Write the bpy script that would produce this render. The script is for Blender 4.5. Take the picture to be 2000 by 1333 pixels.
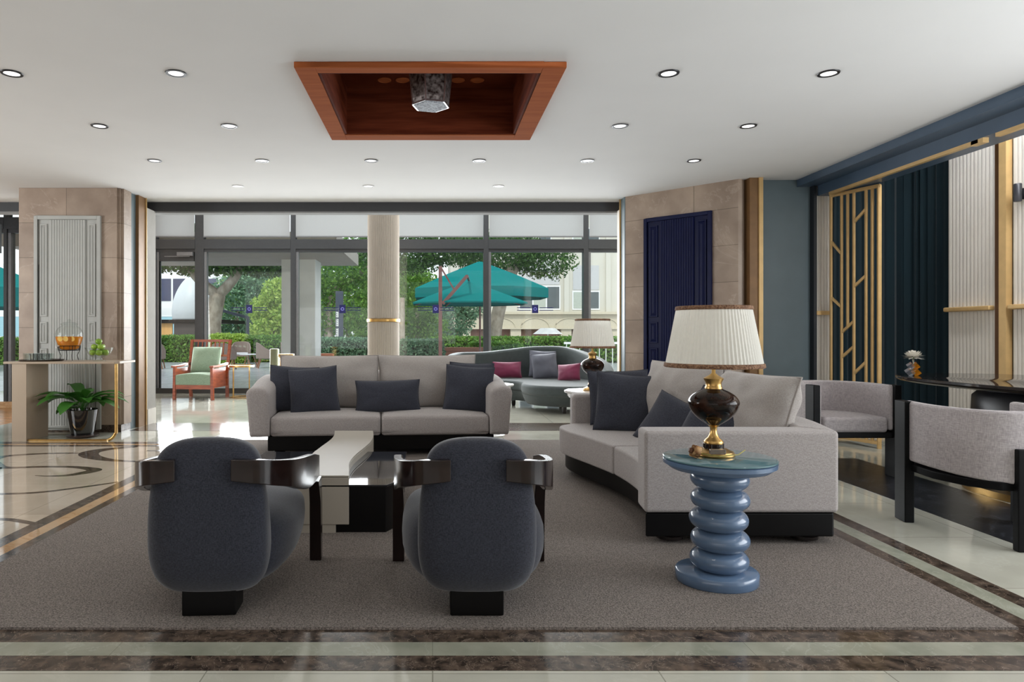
import bpy, bmesh, math, random
from mathutils import Vector, Matrix, noise
for o in list(bpy.data.objects): bpy.data.objects.remove(o)
SC = bpy.context.scene
C = SC.collection
PI = math.pi
random.seed(7)

# ------------------------------------------------------------------ camera, world, lights, exposure
cam_d = bpy.data.cameras.new('camera'); cam = bpy.data.objects.new('camera', cam_d); C.objects.link(cam)
cam.location = (0, 0, 1.2); cam.rotation_euler = (PI/2, 0, 0)
cam_d.sensor_width = 36; cam_d.lens = 24.0
cam_d.shift_x = 0.0775; cam_d.shift_y = -0.00825
cam_d.clip_end = 400
SC.camera = cam
SC.view_settings.view_transform = 'Standard'; SC.view_settings.look = 'None'
SC.view_settings.gamma = 1; SC.view_settings.exposure = 0.22
SC.view_settings.use_curve_mapping = False

W = bpy.data.worlds.new('world'); SC.world = W; W.use_nodes = True
wn = W.node_tree; wn.nodes.clear()
wo = wn.nodes.new('ShaderNodeOutputWorld'); wb = wn.nodes.new('ShaderNodeBackground')
wb.inputs[0].default_value = (0.86, 0.93, 1.0, 1); wb.inputs[1].default_value = 1.45
wn.links.new(wb.outputs[0], wo.inputs[0])

def light(name, kind, loc, rot, energy, color=(1, 1, 1), **kw):
    d = bpy.data.lights.new(name, kind); d.energy = energy; d.color = color
    for k, v in kw.items(): setattr(d, k, v)
    o = bpy.data.objects.new(name, d); C.objects.link(o); o.location = loc; o.rotation_euler = rot
    return o
light('sun', 'SUN', (0, 0, 20), (math.radians(38), math.radians(-14), 0), 1.4, (1, .96, .88), angle=math.radians(3))
# unseen fill lights added round the room, besides daylight at the street windows
light('rear_fill', 'AREA', (-3.0, -2.9, 1.4), (math.radians(92), 0, 0), 46, (.94, .97, 1), shape='RECTANGLE', size=8.0, size_y=1.8)  # fill added behind the camera; the rear wall has no window
light('right_fill', 'AREA', (5.4, 2.2, 1.5), (math.radians(100), 0, math.radians(90)), 130, (.93, .97, 1), shape='RECTANGLE', size=3.5, size_y=2.2)  # added fill from the right, out of view, no window modelled there
light('left_fill', 'AREA', (-8.6, 4.6, 1.7), (math.radians(94), 0, math.radians(-58)), 185, (.95, .98, 1), shape='RECTANGLE', size=3.0, size_y=2.2)  # added fill to brighten the left pillar; the left wall is closed
light('street_window_daylight', 'AREA', (-.6, 13.0, 1.75), (math.radians(-106), 0, 0), 640, (.93, .97, 1), shape='RECTANGLE', size=9.0, size_y=2.6)
light('alcove_fill', 'AREA', (4.75, 4.6, 3.7), (math.radians(8), math.radians(-42), 0), 160, (.97, .98, 1), shape='RECTANGLE', size=.4, size_y=5.0)  # fill added out of sight behind the beam to brighten the alcove walls

# ------------------------------------------------------------------ helpers
def S(r, g, b):
    f = lambda c: (c/255/12.92) if c/255 <= .04045 else ((c/255+.055)/1.055)**2.4
    return (f(r), f(g), f(b), 1)
def tag(o, label=None, cat=None, group=None, kind=None):
    if label: o['label'] = label
    if cat: o['category'] = cat
    if group: o['group'] = group
    if kind: o['kind'] = kind
    return o
def thing(name, label, cat, loc=(0, 0, 0), rotz=0, group=None):
    o = bpy.data.objects.new(name, None); C.objects.link(o)
    o.location = loc; o.rotation_euler = (0, 0, rotz); o.empty_display_size = .1
    return tag(o, label, cat, group)
def obj(name, bm, mat, parent=None, bevel=0, seg=3, smooth=True, angle=40, sub=0):
    bmesh.ops.remove_doubles(bm, verts=bm.verts, dist=1e-5)
    bmesh.ops.recalc_face_normals(bm, faces=bm.faces)
    if smooth:
        for f in bm.faces: f.smooth = True
        if not bevel:
            for e in bm.edges:
                if len(e.link_faces) == 2 and e.calc_face_angle(0) > math.radians(angle): e.smooth = False
    me = bpy.data.meshes.new(name); bm.to_mesh(me); bm.free()
    o = bpy.data.objects.new(name, me); C.objects.link(o); o.data.materials.append(mat)
    if parent: o.parent = parent
    if bevel:
        m = o.modifiers.new('bevel', 'BEVEL'); m.width = bevel; m.segments = seg
        m.limit_method = 'ANGLE'; m.angle_limit = math.radians(35); m.harden_normals = True
    if sub:
        m = o.modifiers.new('subdivision', 'SUBSURF'); m.levels = sub; m.render_levels = sub
    return o
def struct(name, bm, mat, **k):
    o = obj(name, bm, mat, **k); o['kind'] = 'structure'; return o
def dup(root, loc=None, rotz=None, label=None):
    def cp(o, par):
        c = o.copy(); C.objects.link(c); c.parent = par
        for ch in o.children: cp(ch, c)
        return c
    r = cp(root, None)
    if loc: r.location = loc
    if rotz is not None: r.rotation_euler = (0, 0, rotz)
    if label: r['label'] = label
    return r
B = bmesh.new
def box(bm, x0, x1, y0, y1, z0, z1):
    v = [bm.verts.new(p) for p in ((x0,y0,z0),(x1,y0,z0),(x1,y1,z0),(x0,y1,z0),(x0,y0,z1),(x1,y0,z1),(x1,y1,z1),(x0,y1,z1))]
    for f in ((0,3,2,1),(4,5,6,7),(0,1,5,4),(1,2,6,5),(2,3,7,6),(3,0,4,7)): bm.faces.new([v[i] for i in f])
    return bm
def bx(*a): return box(B(), *a)
def bar(bm, p, q, w, d=None):
    """square bar from p to q"""
    p = Vector(p); q = Vector(q); d = d or w
    t = (q-p).normalized(); up = Vector((0, 0, 1)) if abs(t.z) < .95 else Vector((0, 1, 0))
    a = t.cross(up).normalized()*w/2; b = t.cross(a).normalized()*d/2
    v = [bm.verts.new(c+s1*a+s2*b) for c in (p, q) for s1, s2 in ((-1,-1),(1,-1),(1,1),(-1,1))]
    for f in ((0,1,2,3),(7,6,5,4),(0,4,5,1),(1,5,6,2),(2,6,7,3),(3,7,4,0)): bm.faces.new([v[i] for i in f])
    return bm
def prism(bm, pts, z0, z1, dz=None):
    lo = [bm.verts.new((x, y, z0)) for x, y in pts]; hi = [bm.verts.new((x, y, z1)) for x, y in pts]
    n = len(pts); bm.faces.new(lo[::-1]); bm.faces.new(hi)
    for i in range(n): bm.faces.new((lo[i], lo[(i+1)%n], hi[(i+1)%n], hi[i]))
    return bm
def rings(bm, rs, cap=True, closed=True):
    vs = [[bm.verts.new(p) for p in r] for r in rs]
    for a, b in zip(vs, vs[1:]):
        n = len(a)
        for i in range(n if closed else n-1): bm.faces.new((a[i], a[(i+1)%n], b[(i+1)%n], b[i]))
    if cap: bm.faces.new(vs[0][::-1]); bm.faces.new(vs[-1])
    return bm
def lathe(bm, prof, n=40, c=(0, 0), cap=True, pleat=0, npl=0):
    rs = []
    for r, z in prof:
        k = n if not npl else npl*2
        rs.append([(c[0]+(r-(pleat*r if (npl and i%2) else 0))*math.cos(2*PI*i/k), c[1]+(r-(pleat*r if (npl and i%2) else 0))*math.sin(2*PI*i/k), z) for i in range(k)])
    return rings(bm, rs, cap)
def tube(bm, pts, r, n=10, closed=False):
    P = [Vector(p) for p in pts]; rs = []
    R = r if hasattr(r, '__len__') else [r]*len(P)
    for i, p in enumerate(P):
        a = P[i-1] if (i or closed) else P[i]; b = P[(i+1) % len(P)] if (i < len(P)-1 or closed) else P[i]
        t = (b-a).normalized(); up = Vector((0, 0, 1)) if abs(t.z) < .9 else Vector((1, 0, 0))
        u = t.cross(up).normalized(); v = t.cross(u)
        rs.append([tuple(p+R[i]*(math.cos(2*PI*k/n)*u+math.sin(2*PI*k/n)*v)) for k in range(n)])
    if closed: rs.append(rs[0])
    return rings(bm, rs, not closed)
def ribbon(bm, pts):
    """pts: (x, y, zbottom, ztop, thickness) upright band following a plan curve"""
    rs = []
    for i, (x, y, zb, zt, th) in enumerate(pts):
        a = pts[max(0, i-1)]; b = pts[min(len(pts)-1, i+1)]
        t = Vector((b[0]-a[0], b[1]-a[1], 0)).normalized(); nn = Vector((-t.y, t.x, 0))*th/2
        rs.append([(x-nn.x, y-nn.y, zb), (x+nn.x, y+nn.y, zb), (x+nn.x, y+nn.y, zt), (x-nn.x, y-nn.y, zt)])
    return rings(bm, rs)
def spline(pts, n=6):
    """Catmull-Rom through tuples of any size"""
    out = []
    P = [pts[0]]+list(pts)+[pts[-1]]
    for i in range(1, len(P)-2):
        for k in range(n):
            t = k/n
            out.append(tuple(.5*((2*b)+(-a+c)*t+(2*a-5*b+4*c-d)*t*t+(-a+3*b-3*c+d)*t**3) for a, b, c, d in zip(P[i-1], P[i], P[i+1], P[i+2])))
    out.append(tuple(pts[-1])); return out
def sup(hw, hd, n=32, e=3.2):
    out = []
    for i in range(n):
        a = 2*PI*i/n; c, s = math.cos(a), math.sin(a)
        out.append((hw*math.copysign(abs(c)**(2/e), c), hd*math.copysign(abs(s)**(2/e), s)))
    return out
def pillow_bm(w, h, t, seed=0, pinch=.06, N=18, wr=.008, ex=2.6):
    """cushion in the XZ plane, centre at origin"""
    bm = B(); g = {}
    for s in (-1, 1):
        for i in range(N+1):
            for j in range(N+1):
                u = -1+2*i/N; v = -1+2*j/N
                u2 = math.sin(u*PI/2); v2 = math.sin(v*PI/2)
                x = w/2*u2*(1-pinch*(1-v2*v2)); z = h/2*v2*(1-pinch*(1-u2*u2))
                th = ((1-abs(u2)**ex)*(1-abs(v2)**ex))**.5
                y = s*t/2*th
                if th > .05:
                    y += s*wr*noise.noise(Vector((x*6+seed, z*6, seed*3.1+s)))*2
                    y += s*wr*.7*math.sin(7*math.atan2(v2-.1, u2)+seed)*(u2*u2+v2*v2)**.5*th
                if (i in (0, N) or j in (0, N)) and s == 1: g[(s, i, j)] = g[(-1, i, j)]
                else: g[(s, i, j)] = bm.verts.new((x, y, z))
        for i in range(N):
            for j in range(N):
                bm.faces.new((g[(s,i,j)], g[(s,i+1,j)], g[(s,i+1,j+1)], g[(s,i,j+1)]))
    return bm
def edge_pts(w, h, pinch=.06, n=12):
    out = []
    for k in range(4*n):
        s, q = divmod(k, n); a = -1+2*q/n
        u, v = ((a, -1), (1, a), (-a, 1), (-1, -a))[s]
        out.append((w/2*u*(1-pinch*(1-v*v)), 0, h/2*v*(1-pinch*(1-u*u))))
    return out
def bend(bm, fn):
    for v in bm.verts: v.co = fn(v.co)
    return bm
def place(bm, M):
    bmesh.ops.transform(bm, matrix=M, verts=bm.verts); return bm
def flute(p, q, pitch, depth):
    """plan points of a reeded face from p to q; reeds stand out to the right-hand side of p->q"""
    p = Vector(p); q = Vector(q); L = (q-p).length; n = max(1, round(L/pitch)); t = (q-p)/n
    nn = Vector((t.y, -t.x)).normalized()*depth; out = []
    for i in range(n):
        for s, d in ((0, 0), (.06, .8), (.3, 1), (.7, 1), (.94, .8)): out.append(tuple(p+t*(i+s)+nn*d))
    out.append(tuple(q)); return out

# ------------------------------------------------------------------ materials
def M(name, col, rough=.5, metal=0, coat=0, spec=.5, sheen=0, noise_amt=0, nscale=10, bump=0, bscale=200, ntype='noise', col2=None, stretch=None, trans=0, ior=1.45, coords='Object'):
    m = bpy.data.materials.new(name); m.use_nodes = True; nt = m.node_tree; b = nt.nodes['Principled BSDF']
    b.inputs['Base Color'].default_value = col; b.inputs['Roughness'].default_value = rough; b.inputs['Metallic'].default_value = metal
    b.inputs['Coat Weight'].default_value = coat; b.inputs['Coat Roughness'].default_value = .05; b.inputs['Specular IOR Level'].default_value = spec
    b.inputs['Sheen Weight'].default_value = sheen; b.inputs['Transmission Weight'].default_value = trans; b.inputs['IOR'].default_value = ior
    if coords == 'World':
        tc = nt.nodes.new('ShaderNodeNewGeometry').outputs['Position']
    else: tc = nt.nodes.new('ShaderNodeTexCoord').outputs['Object']
    mp = nt.nodes.new('ShaderNodeMapping'); nt.links.new(tc, mp.inputs[0])
    if stretch: mp.inputs['Scale'].default_value = stretch
    if noise_amt or col2:
        n = nt.nodes.new('ShaderNodeTexNoise'); n.inputs['Scale'].default_value = nscale; n.inputs['Detail'].default_value = 6
        nt.links.new(mp.outputs[0], n.inputs['Vector'])
        r = nt.nodes.new('ShaderNodeValToRGB'); nt.links.new(n.outputs[0], r.inputs[0])
        c2 = col2 or tuple(c*(1-noise_amt) for c in col[:3])+(1,)
        c1 = col if col2 else tuple(min(1, c*(1+noise_amt)) for c in col[:3])+(1,)
        r.color_ramp.elements[0].position = .35; r.color_ramp.elements[1].position = .65
        r.color_ramp.elements[0].color = c2; r.color_ramp.elements[1].color = c1
        nt.links.new(r.outputs[0], b.inputs['Base Color'])
    if bump:
        n2 = nt.nodes.new('ShaderNodeTexNoise'); n2.inputs['Scale'].default_value = bscale; n2.inputs['Detail'].default_value = 2
        nt.links.new(mp.outputs[0], n2.inputs['Vector'])
        bp = nt.nodes.new('ShaderNodeBump'); bp.inputs['Strength'].default_value = bump; bp.inputs['Distance'].default_value = .004
        nt.links.new(n2.outputs[0], bp.inputs['Height']); nt.links.new(bp.outputs[0], b.inputs['Normal'])
    return m
def weave(name, c1, c2, scale=260, rough=.92, bump=.35, sheen=.15, st=.22):
    """woven cloth: two crossed stretched noises"""
    m = bpy.data.materials.new(name); m.use_nodes = True; nt = m.node_tree; b = nt.nodes['Principled BSDF']
    b.inputs['Roughness'].default_value = rough; b.inputs['Sheen Weight'].default_value = sheen; b.inputs['Specular IOR Level'].default_value = .2
    tc = nt.nodes.new('ShaderNodeTexCoord'); outs = []
    for sc in ((st, st, 1), (1, 1, st)):
        mp = nt.nodes.new('ShaderNodeMapping'); mp.inputs['Scale'].default_value = sc; nt.links.new(tc.outputs['Object'], mp.inputs[0])
        n = nt.nodes.new('ShaderNodeTexNoise'); n.inputs['Scale'].default_value = scale; n.inputs['Detail'].default_value = 1
        nt.links.new(mp.outputs[0], n.inputs['Vector']); outs.append(n.outputs[0])
    a = nt.nodes.new('ShaderNodeMath'); a.operation = 'ADD'; nt.links.new(outs[0], a.inputs[0]); nt.links.new(outs[1], a.inputs[1])
    h = nt.nodes.new('ShaderNodeMath'); h.operation = 'MULTIPLY'; h.inputs[1].default_value = .5; nt.links.new(a.outputs[0], h.inputs[0])
    r = nt.nodes.new('ShaderNodeValToRGB'); r.color_ramp.elements[0].position = .38; r.color_ramp.elements[1].position = .62
    r.color_ramp.elements[0].color = c1; r.color_ramp.elements[1].color = c2
    nt.links.new(h.outputs[0], r.inputs[0]); nt.links.new(r.outputs[0], b.inputs['Base Color'])
    bp = nt.nodes.new('ShaderNodeBump'); bp.inputs['Strength'].default_value = bump; bp.inputs['Distance'].default_value = .002
    nt.links.new(h.outputs[0], bp.inputs['Height']); nt.links.new(bp.outputs[0], b.inputs['Normal'])
    return m
def marble(name, base, vein, rough=.08, scale=1.5, tile=None, width=.03, dark=None, veinamt=1.0, mort=.0025):
    m = bpy.data.materials.new(name); m.use_nodes = True; nt = m.node_tree; b = nt.nodes['Principled BSDF']
    b.inputs['Roughness'].default_value = rough
    g = nt.nodes.new('ShaderNodeNewGeometry')
    n = nt.nodes.new('ShaderNodeTexNoise'); n.inputs['Scale'].default_value = scale; n.inputs['Detail'].default_value = 9; n.inputs['Distortion'].default_value = 1.2; n.inputs['Roughness'].default_value = .62
    nt.links.new(g.outputs['Position'], n.inputs['Vector'])
    # thin veins where the noise crosses one value
    s = nt.nodes.new('ShaderNodeMath'); s.operation = 'SUBTRACT'; s.inputs[1].default_value = .5; nt.links.new(n.outputs[0], s.inputs[0])
    a = nt.nodes.new('ShaderNodeMath'); a.operation = 'ABSOLUTE'; nt.links.new(s.outputs[0], a.inputs[0])
    r = nt.nodes.new('ShaderNodeMapRange'); r.inputs[1].default_value = 0; r.inputs[2].default_value = width; r.inputs[3].default_value = veinamt; r.inputs[4].default_value = 0
    nt.links.new(a.outputs[0], r.inputs[0])
    n2 = nt.nodes.new('ShaderNodeTexNoise'); n2.inputs['Scale'].default_value = scale*2.3; n2.inputs['Detail'].default_value = 8; nt.links.new(g.outputs['Position'], n2.inputs['Vector'])
    rp = nt.nodes.new('ShaderNodeValToRGB'); rp.color_ramp.elements[0].position = .3; rp.color_ramp.elements[1].position = .7
    rp.color_ramp.elements[0].color = dark or tuple(c*.8 for c in base[:3])+(1,); rp.color_ramp.elements[1].color = base
    nt.links.new(n2.outputs[0], rp.inputs[0])
    mx = nt.nodes.new('ShaderNodeMix'); mx.data_type = 'RGBA'; nt.links.new(r.outputs[0], mx.inputs[0]); nt.links.new(rp.outputs[0], mx.inputs[6]); mx.inputs[7].default_value = vein
    out = mx.outputs[2]
    if tile:
        mp = nt.nodes.new('ShaderNodeMapping'); nt.links.new(g.outputs['Position'], mp.inputs[0])
        if len(tile) > 2 and tile[2] == 'wall': mp.inputs['Rotation'].default_value = (PI/2, 0, 0)
        br = nt.nodes.new('ShaderNodeTexBrick'); br.offset = 0 if len(tile) < 4 else tile[3]; nt.links.new(mp.outputs[0], br.inputs['Vector'])
        br.inputs['Scale'].default_value = 1; br.inputs['Brick Width'].default_value = tile[0]; br.inputs['Row Height'].default_value = tile[1]
        br.inputs['Mortar Size'].default_value = mort; br.inputs['Color1'].default_value = (1, 1, 1, 1); br.inputs['Color2'].default_value = (.86, .86, .86, 1); br.inputs['Mortar'].default_value = (.5, .5, .48, 1)
        m2 = nt.nodes.new('ShaderNodeMix'); m2.data_type = 'RGBA'; m2.blend_type = 'MULTIPLY'; m2.inputs[0].default_value = 1
        nt.links.new(out, m2.inputs[6]); nt.links.new(br.outputs[0], m2.inputs[7]); out = m2.outputs[2]
    nt.links.new(out, b.inputs['Base Color'])
    return m
def glass_mat(name, tint=(.96, .98, .97, 1), ior=1.45, rough=0):
    m = bpy.data.materials.new(name); m.use_nodes = True; nt = m.node_tree; nt.nodes.clear()
    o = nt.nodes.new('ShaderNodeOutputMaterial'); t = nt.nodes.new('ShaderNodeBsdfTransparent'); g = nt.nodes.new('ShaderNodeBsdfGlossy')
    t.inputs[0].default_value = tint; g.inputs['Roughness'].default_value = rough
    lw = nt.nodes.new('ShaderNodeLayerWeight'); lw.inputs[0].default_value = .5; pw = nt.nodes.new('ShaderNodeMath'); pw.operation = 'POWER'; pw.inputs[1].default_value = 4; nt.links.new(lw.outputs['Facing'], pw.inputs[0])
    f = nt.nodes.new('ShaderNodeMath'); f.operation = 'MULTIPLY_ADD'; f.inputs[1].default_value = .75; f.inputs[2].default_value = .03; nt.links.new(pw.outputs[0], f.inputs[0]); mx = nt.nodes.new('ShaderNodeMixShader')
    nt.links.new(f.outputs[0], mx.inputs[0]); nt.links.new(t.outputs[0], mx.inputs[1]); nt.links.new(g.outputs[0], mx.inputs[2]); nt.links.new(mx.outputs[0], o.inputs[0])
    return m
def leaf_mat(name, c1, c2, tr=.35):
    m = bpy.data.materials.new(name); m.use_nodes = True; nt = m.node_tree; nt.nodes.clear()
    o = nt.nodes.new('ShaderNodeOutputMaterial'); g = nt.nodes.new('ShaderNodeNewGeometry'); r = nt.nodes.new('ShaderNodeValToRGB')
    r.color_ramp.elements[0].color = c1; r.color_ramp.elements[1].color = c2
    nt.links.new(g.outputs['Random Per Island'], r.inputs[0])
    d = nt.nodes.new('ShaderNodeBsdfPrincipled'); d.inputs['Roughness'].default_value = .45; t = nt.nodes.new('ShaderNodeBsdfTranslucent')
    nt.links.new(r.outputs[0], d.inputs['Base Color']); nt.links.new(r.outputs[0], t.inputs[0])
    mx = nt.nodes.new('ShaderNodeMixShader'); mx.inputs[0].default_value = tr
    nt.links.new(d.outputs[0], mx.inputs[1]); nt.links.new(t.outputs[0], mx.inputs[2]); nt.links.new(mx.outputs[0], o.inputs[0])
    return m
def cloth_tr(name, col, tr=.4):
    m = bpy.data.materials.new(name); m.use_nodes = True; nt = m.node_tree; nt.nodes.clear()
    o = nt.nodes.new('ShaderNodeOutputMaterial'); d = nt.nodes.new('ShaderNodeBsdfDiffuse'); t = nt.nodes.new('ShaderNodeBsdfTranslucent')
    tc = nt.nodes.new('ShaderNodeTexCoord'); n = nt.nodes.new('ShaderNodeTexNoise'); n.inputs['Scale'].default_value = 60; nt.links.new(tc.outputs['Object'], n.inputs['Vector'])
    r = nt.nodes.new('ShaderNodeValToRGB'); r.color_ramp.elements[0].color = tuple(c*.93 for c in col[:3])+(1,); r.color_ramp.elements[1].color = col; nt.links.new(n.outputs[0], r.inputs[0])
    nt.links.new(r.outputs[0], d.inputs[0]); nt.links.new(r.outputs[0], t.inputs[0])
    mx = nt.nodes.new('ShaderNodeMixShader'); mx.inputs[0].default_value = tr
    nt.links.new(d.outputs[0], mx.inputs[1]); nt.links.new(t.outputs[0], mx.inputs[2]); nt.links.new(mx.outputs[0], o.inputs[0])
    return m
def emit(name, col, s):
    m = bpy.data.materials.new(name); m.use_nodes = True; nt = m.node_tree; nt.nodes.clear()
    o = nt.nodes.new('ShaderNodeOutputMaterial'); e = nt.nodes.new('ShaderNodeEmission'); e.inputs[0].default_value = col; e.inputs[1].default_value = s
    nt.links.new(e.outputs[0], o.inputs[0]); return m

mt_ceiling = M('white ceiling paint', S(232, 232, 232), .9, noise_amt=.01, nscale=2)
mt_cream = marble('cream marble tiles', S(206, 204, 190), S(216, 215, 203), .07, 1.1, (.8, .8), .015, dark=S(186, 184, 170), veinamt=.22)
mt_warm = marble('warm beige marble', S(206, 192, 174), S(216, 204, 188), .06, .9, (.9, .9), .015, dark=S(190, 176, 158), veinamt=.25)
mt_brown = marble('dark brown marble', S(108, 92, 80), S(150, 134, 120), .12, 9, (.6, 50), .008, dark=S(32, 26, 23), mort=.001)
mt_green = marble('pale green marble', S(168, 168, 152), S(188, 188, 174), .12, 3.2, (1.2, 50), .012, dark=S(144, 146, 130), veinamt=.45, mort=.001)
mt_tan = marble('tan marble', S(205, 170, 130), S(180, 140, 100), .06, 2, None, .02)
mt_black = marble('black marble', S(44, 45, 50), S(84, 86, 94), .3, 3, (.7, .7), .012, dark=S(26, 26, 30))
mt_carpet = M('grey brown carpet pile', S(124, 116, 110), .97, noise_amt=.5, nscale=150, bump=.9, bscale=160, spec=.1, coords='World')
mt_wood_fl = M('honey parquet', S(196, 148, 100), .25, col2=S(158, 108, 66), nscale=3, stretch=(1, 9, 1))
mt_stone = marble('taupe limestone blocks', S(184, 164, 146), S(194, 176, 160), .45, 1.2, (1.1, .42, 'wall', .0), .01, veinamt=.5, dark=S(148, 128, 112), mort=.004)
mt_stone2 = marble('plain taupe limestone', S(188, 170, 152), S(196, 178, 162), .4, 1.2, None, .01, veinamt=.4, dark=S(158, 138, 122))
mt_teal = M('slate blue wall paint', S(98, 113, 119), .45, noise_amt=.04, nscale=4)
mt_beam = M('dark slate blue beam', S(72, 90, 110), .35, noise_amt=.05, nscale=3)
mt_navy = M('navy lacquer', S(12, 20, 60), .4, spec=.2, noise_amt=.05, nscale=5)
mt_pgrey = M('pale grey panel paint', S(176, 177, 173), .5, noise_amt=.03, nscale=5)
mt_flute = M('cream fluted plaster', S(216, 210, 200), .6, noise_amt=.03, nscale=5)
mt_gold = M('brushed brass', S(196, 158, 98), .32, 1, noise_amt=.08, nscale=30)
mt_goldp = M('gold painted metal', S(206, 172, 118), .4, .25, noise_amt=.06, nscale=10)
mt_bronze = M('brown bronze strip', S(126, 94, 60), .45, .2, noise_amt=.08, nscale=10)
mt_frame = M('charcoal window metal', S(64, 65, 67), .4, .2, noise_amt=.05, nscale=20)
mt_frame2 = M('grey aluminium reveal', S(120, 120, 122), .4, .3, noise_amt=.05, nscale=20)
mt_glass = glass_mat('window glass')
mt_blind = cloth_tr('pale roller blind cloth', S(214, 214, 214), .6)
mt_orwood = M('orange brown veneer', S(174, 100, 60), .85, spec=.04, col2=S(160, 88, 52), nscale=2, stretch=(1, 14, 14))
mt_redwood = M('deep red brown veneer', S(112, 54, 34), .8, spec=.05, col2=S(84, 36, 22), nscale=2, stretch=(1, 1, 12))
mt_greyfab = weave('grey woven upholstery', S(148, 141, 138), S(176, 169, 166), 420)
mt_greyfab2 = weave('coarse grey tweed', S(156, 148, 149), S(192, 185, 185), 420, st=.09)
mt_cushfab = weave('pale grey cushion linen', S(154, 147, 142), S(174, 168, 163), 420)
mt_darkfab = weave('charcoal navy linen', S(48, 50, 59), S(66, 68, 78), 420)
mt_chairfab = weave('slate blue chair cloth', S(36, 38, 46), S(58, 60, 71), 440, sheen=.3)
mt_velvet = M('grey green velvet', S(70, 77, 77), .85, sheen=.15, noise_amt=.06, nscale=20, bump=.1)
mt_plum = M('plum velvet', S(118, 24, 66), .6, sheen=.5, noise_amt=.12, nscale=8)
mt_slate = M('slate grey satin', S(92, 94, 106), .6, sheen=.3, noise_amt=.08, nscale=8)
mt_blackwood = M('black lacquered wood', S(24, 18, 18), .12, coat=.5, noise_amt=.3, nscale=8, stretch=(1, 1, 8))
mt_blackmat = M('satin black plinth', S(9, 8, 8), .4, spec=.2, noise_amt=.2, nscale=8)
mt_brownlac = M('dark walnut gloss lacquer', S(30, 19, 17), .2, spec=.4, coat=.15, noise_amt=.35, nscale=3, stretch=(1, 1, 10))
mt_beige = M('beige lacquer', S(176, 168, 155), .4, spec=.3, noise_amt=.02, nscale=3)
mt_bluelac = M('steel blue lacquer', S(92, 114, 142), .22, coat=.5, noise_amt=.08, nscale=4, stretch=(1, 1, 10))
mt_tglass = M('green tinted table glass', S(96, 128, 134), .03, spec=.8, noise_amt=.02, nscale=3)
mt_shade = cloth_tr('cream pleated silk', S(250, 248, 240), .42)
mt_braid = M('brown cream braid', S(150, 116, 90), .9, col2=S(88, 58, 42), nscale=120, bump=1, bscale=120)
mt_tort = M('dark tortoiseshell glaze', S(52, 30, 20), .1, spec=.3, coat=0, col2=S(8, 6, 6), nscale=22)
mt_white = M('white marble', S(232, 230, 228), .12, noise_amt=.04, nscale=3)
mt_champ = M('champagne beige lacquer', S(176, 158, 138), .35, noise_amt=.03, nscale=3)
mt_curtain = M('dark teal velvet', S(3, 33, 42), .85, sheen=.15, noise_amt=.15, nscale=6, stretch=(1, 1, .2))
mt_led = emit('downlight lens glow', (1, .98, .95, 1), 1.6)
# ------------------------------------------------------------------ the room: floor
H = 2.94           # ceiling of the lounge
struct('floor', bx(-9, 6.2, -3.2, 14.0, -.12, 0), mt_cream)
struct('trim_1', bx(-9, -2.5, -3.2, 7.18, .0, .0012), mt_warm)               # beige marble field left of the carpet
T = .002
n_tr = [1]
def inlay(bm, m):
    n_tr[0] += 1; return struct('trim_%d' % n_tr[0], bm, m, smooth=False)
# frame round the carpet: brown / green / brown at the front and right, brown / tan / brown at the left
inlay(bx(-9, 2.67, 2.64, 2.75, 0, T), mt_brown)
inlay(bx(-9, 2.67, 2.53, 2.64, 0, T), mt_green)
inlay(bx(-9, 2.67, 2.42, 2.53, 0, T), mt_brown)
inlay(bx(2.36, 2.465, 2.75, 8.33, 0, T), mt_brown)
inlay(bx(2.465, 2.57, 2.642, 8.33, 0, T+.0004), mt_green)
inlay(bx(2.57, 2.67, 2.532, 8.33, 0, T+.0004), mt_brown)
inlay(bx(-2.32, -2.235, 2.75, 7.58, 0, T), mt_brown)
inlay(bx(-2.41, -2.32, 2.75, 8.33, 0, T), mt_tan)
inlay(bx(-2.51, -2.41, 2.75, 8.33, 0, T+.0004), mt_brown)
inlay(bx(-3.7, 2.48, 8.33, 9.04, 0, T), mt_brown)
inlay(bx(-2.235, 2.36, 7.56, 7.585, 0, T), mt_brown)
inlay(bx(-9, -2.51, 7.18, 7.27, 0, T), mt_brown)
inlay(bx(-9, -2.51, 7.27, 7.34, 0, T), mt_tan)
inlay(bx(-9, -2.51, 7.34, 7.48, 0, T), mt_brown)
inlay(bx(3.3, 4.03, -3, 6.5, 0, T), mt_black)
inlay(bx(-9, -5.6, 8.3, 10.9, 0, T), mt_wood_fl)
def scroll(pts, k=.62):
    """flat marble scroll: (x, y, width)"""
    bm = B(); P = spline(pts, 8); L = []; R = []
    for i, (x, y, w) in enumerate(P):
        w *= k; a = P[max(0, i-1)]; b = P[min(len(P)-1, i+1)]
        t = Vector((b[0]-a[0], b[1]-a[1])).normalized(); L.append(bm.verts.new((x-t.y*w/2, y+t.x*w/2, .0018))); R.append(bm.verts.new((x+t.y*w/2, y-t.x*w/2, .0018)))
    for i in range(len(P)-1): bm.faces.new((L[i], L[i+1], R[i+1], R[i]))
    return inlay(bm, mt_brown)
scroll([(-3.50,6.78,.03), (-3.66,6.78,.09), (-3.90,6.74,.12), (-4.13,6.62,.16), (-4.15,6.40,.24), (-3.95,6.17,.2), (-3.78,6.05,.14), (-3.5,6.09,.12), (-3.24,6.09,.12), (-3.04,6.02,.16), (-2.94,5.92,.2), (-3.05,5.74,.14), (-3.2,5.70,.06), (-3.33,5.72,.02)])
scroll([(-3.80,6.02,.16), (-4.05,5.88,.16), (-4.2,5.6,.14), (-4.08,5.3,.12), (-3.75,5.11,.11), (-3.4,5.06,.1), (-3.0,5.10,.09), (-2.75,5.26,.08), (-2.52,5.47,.06)])
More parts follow.
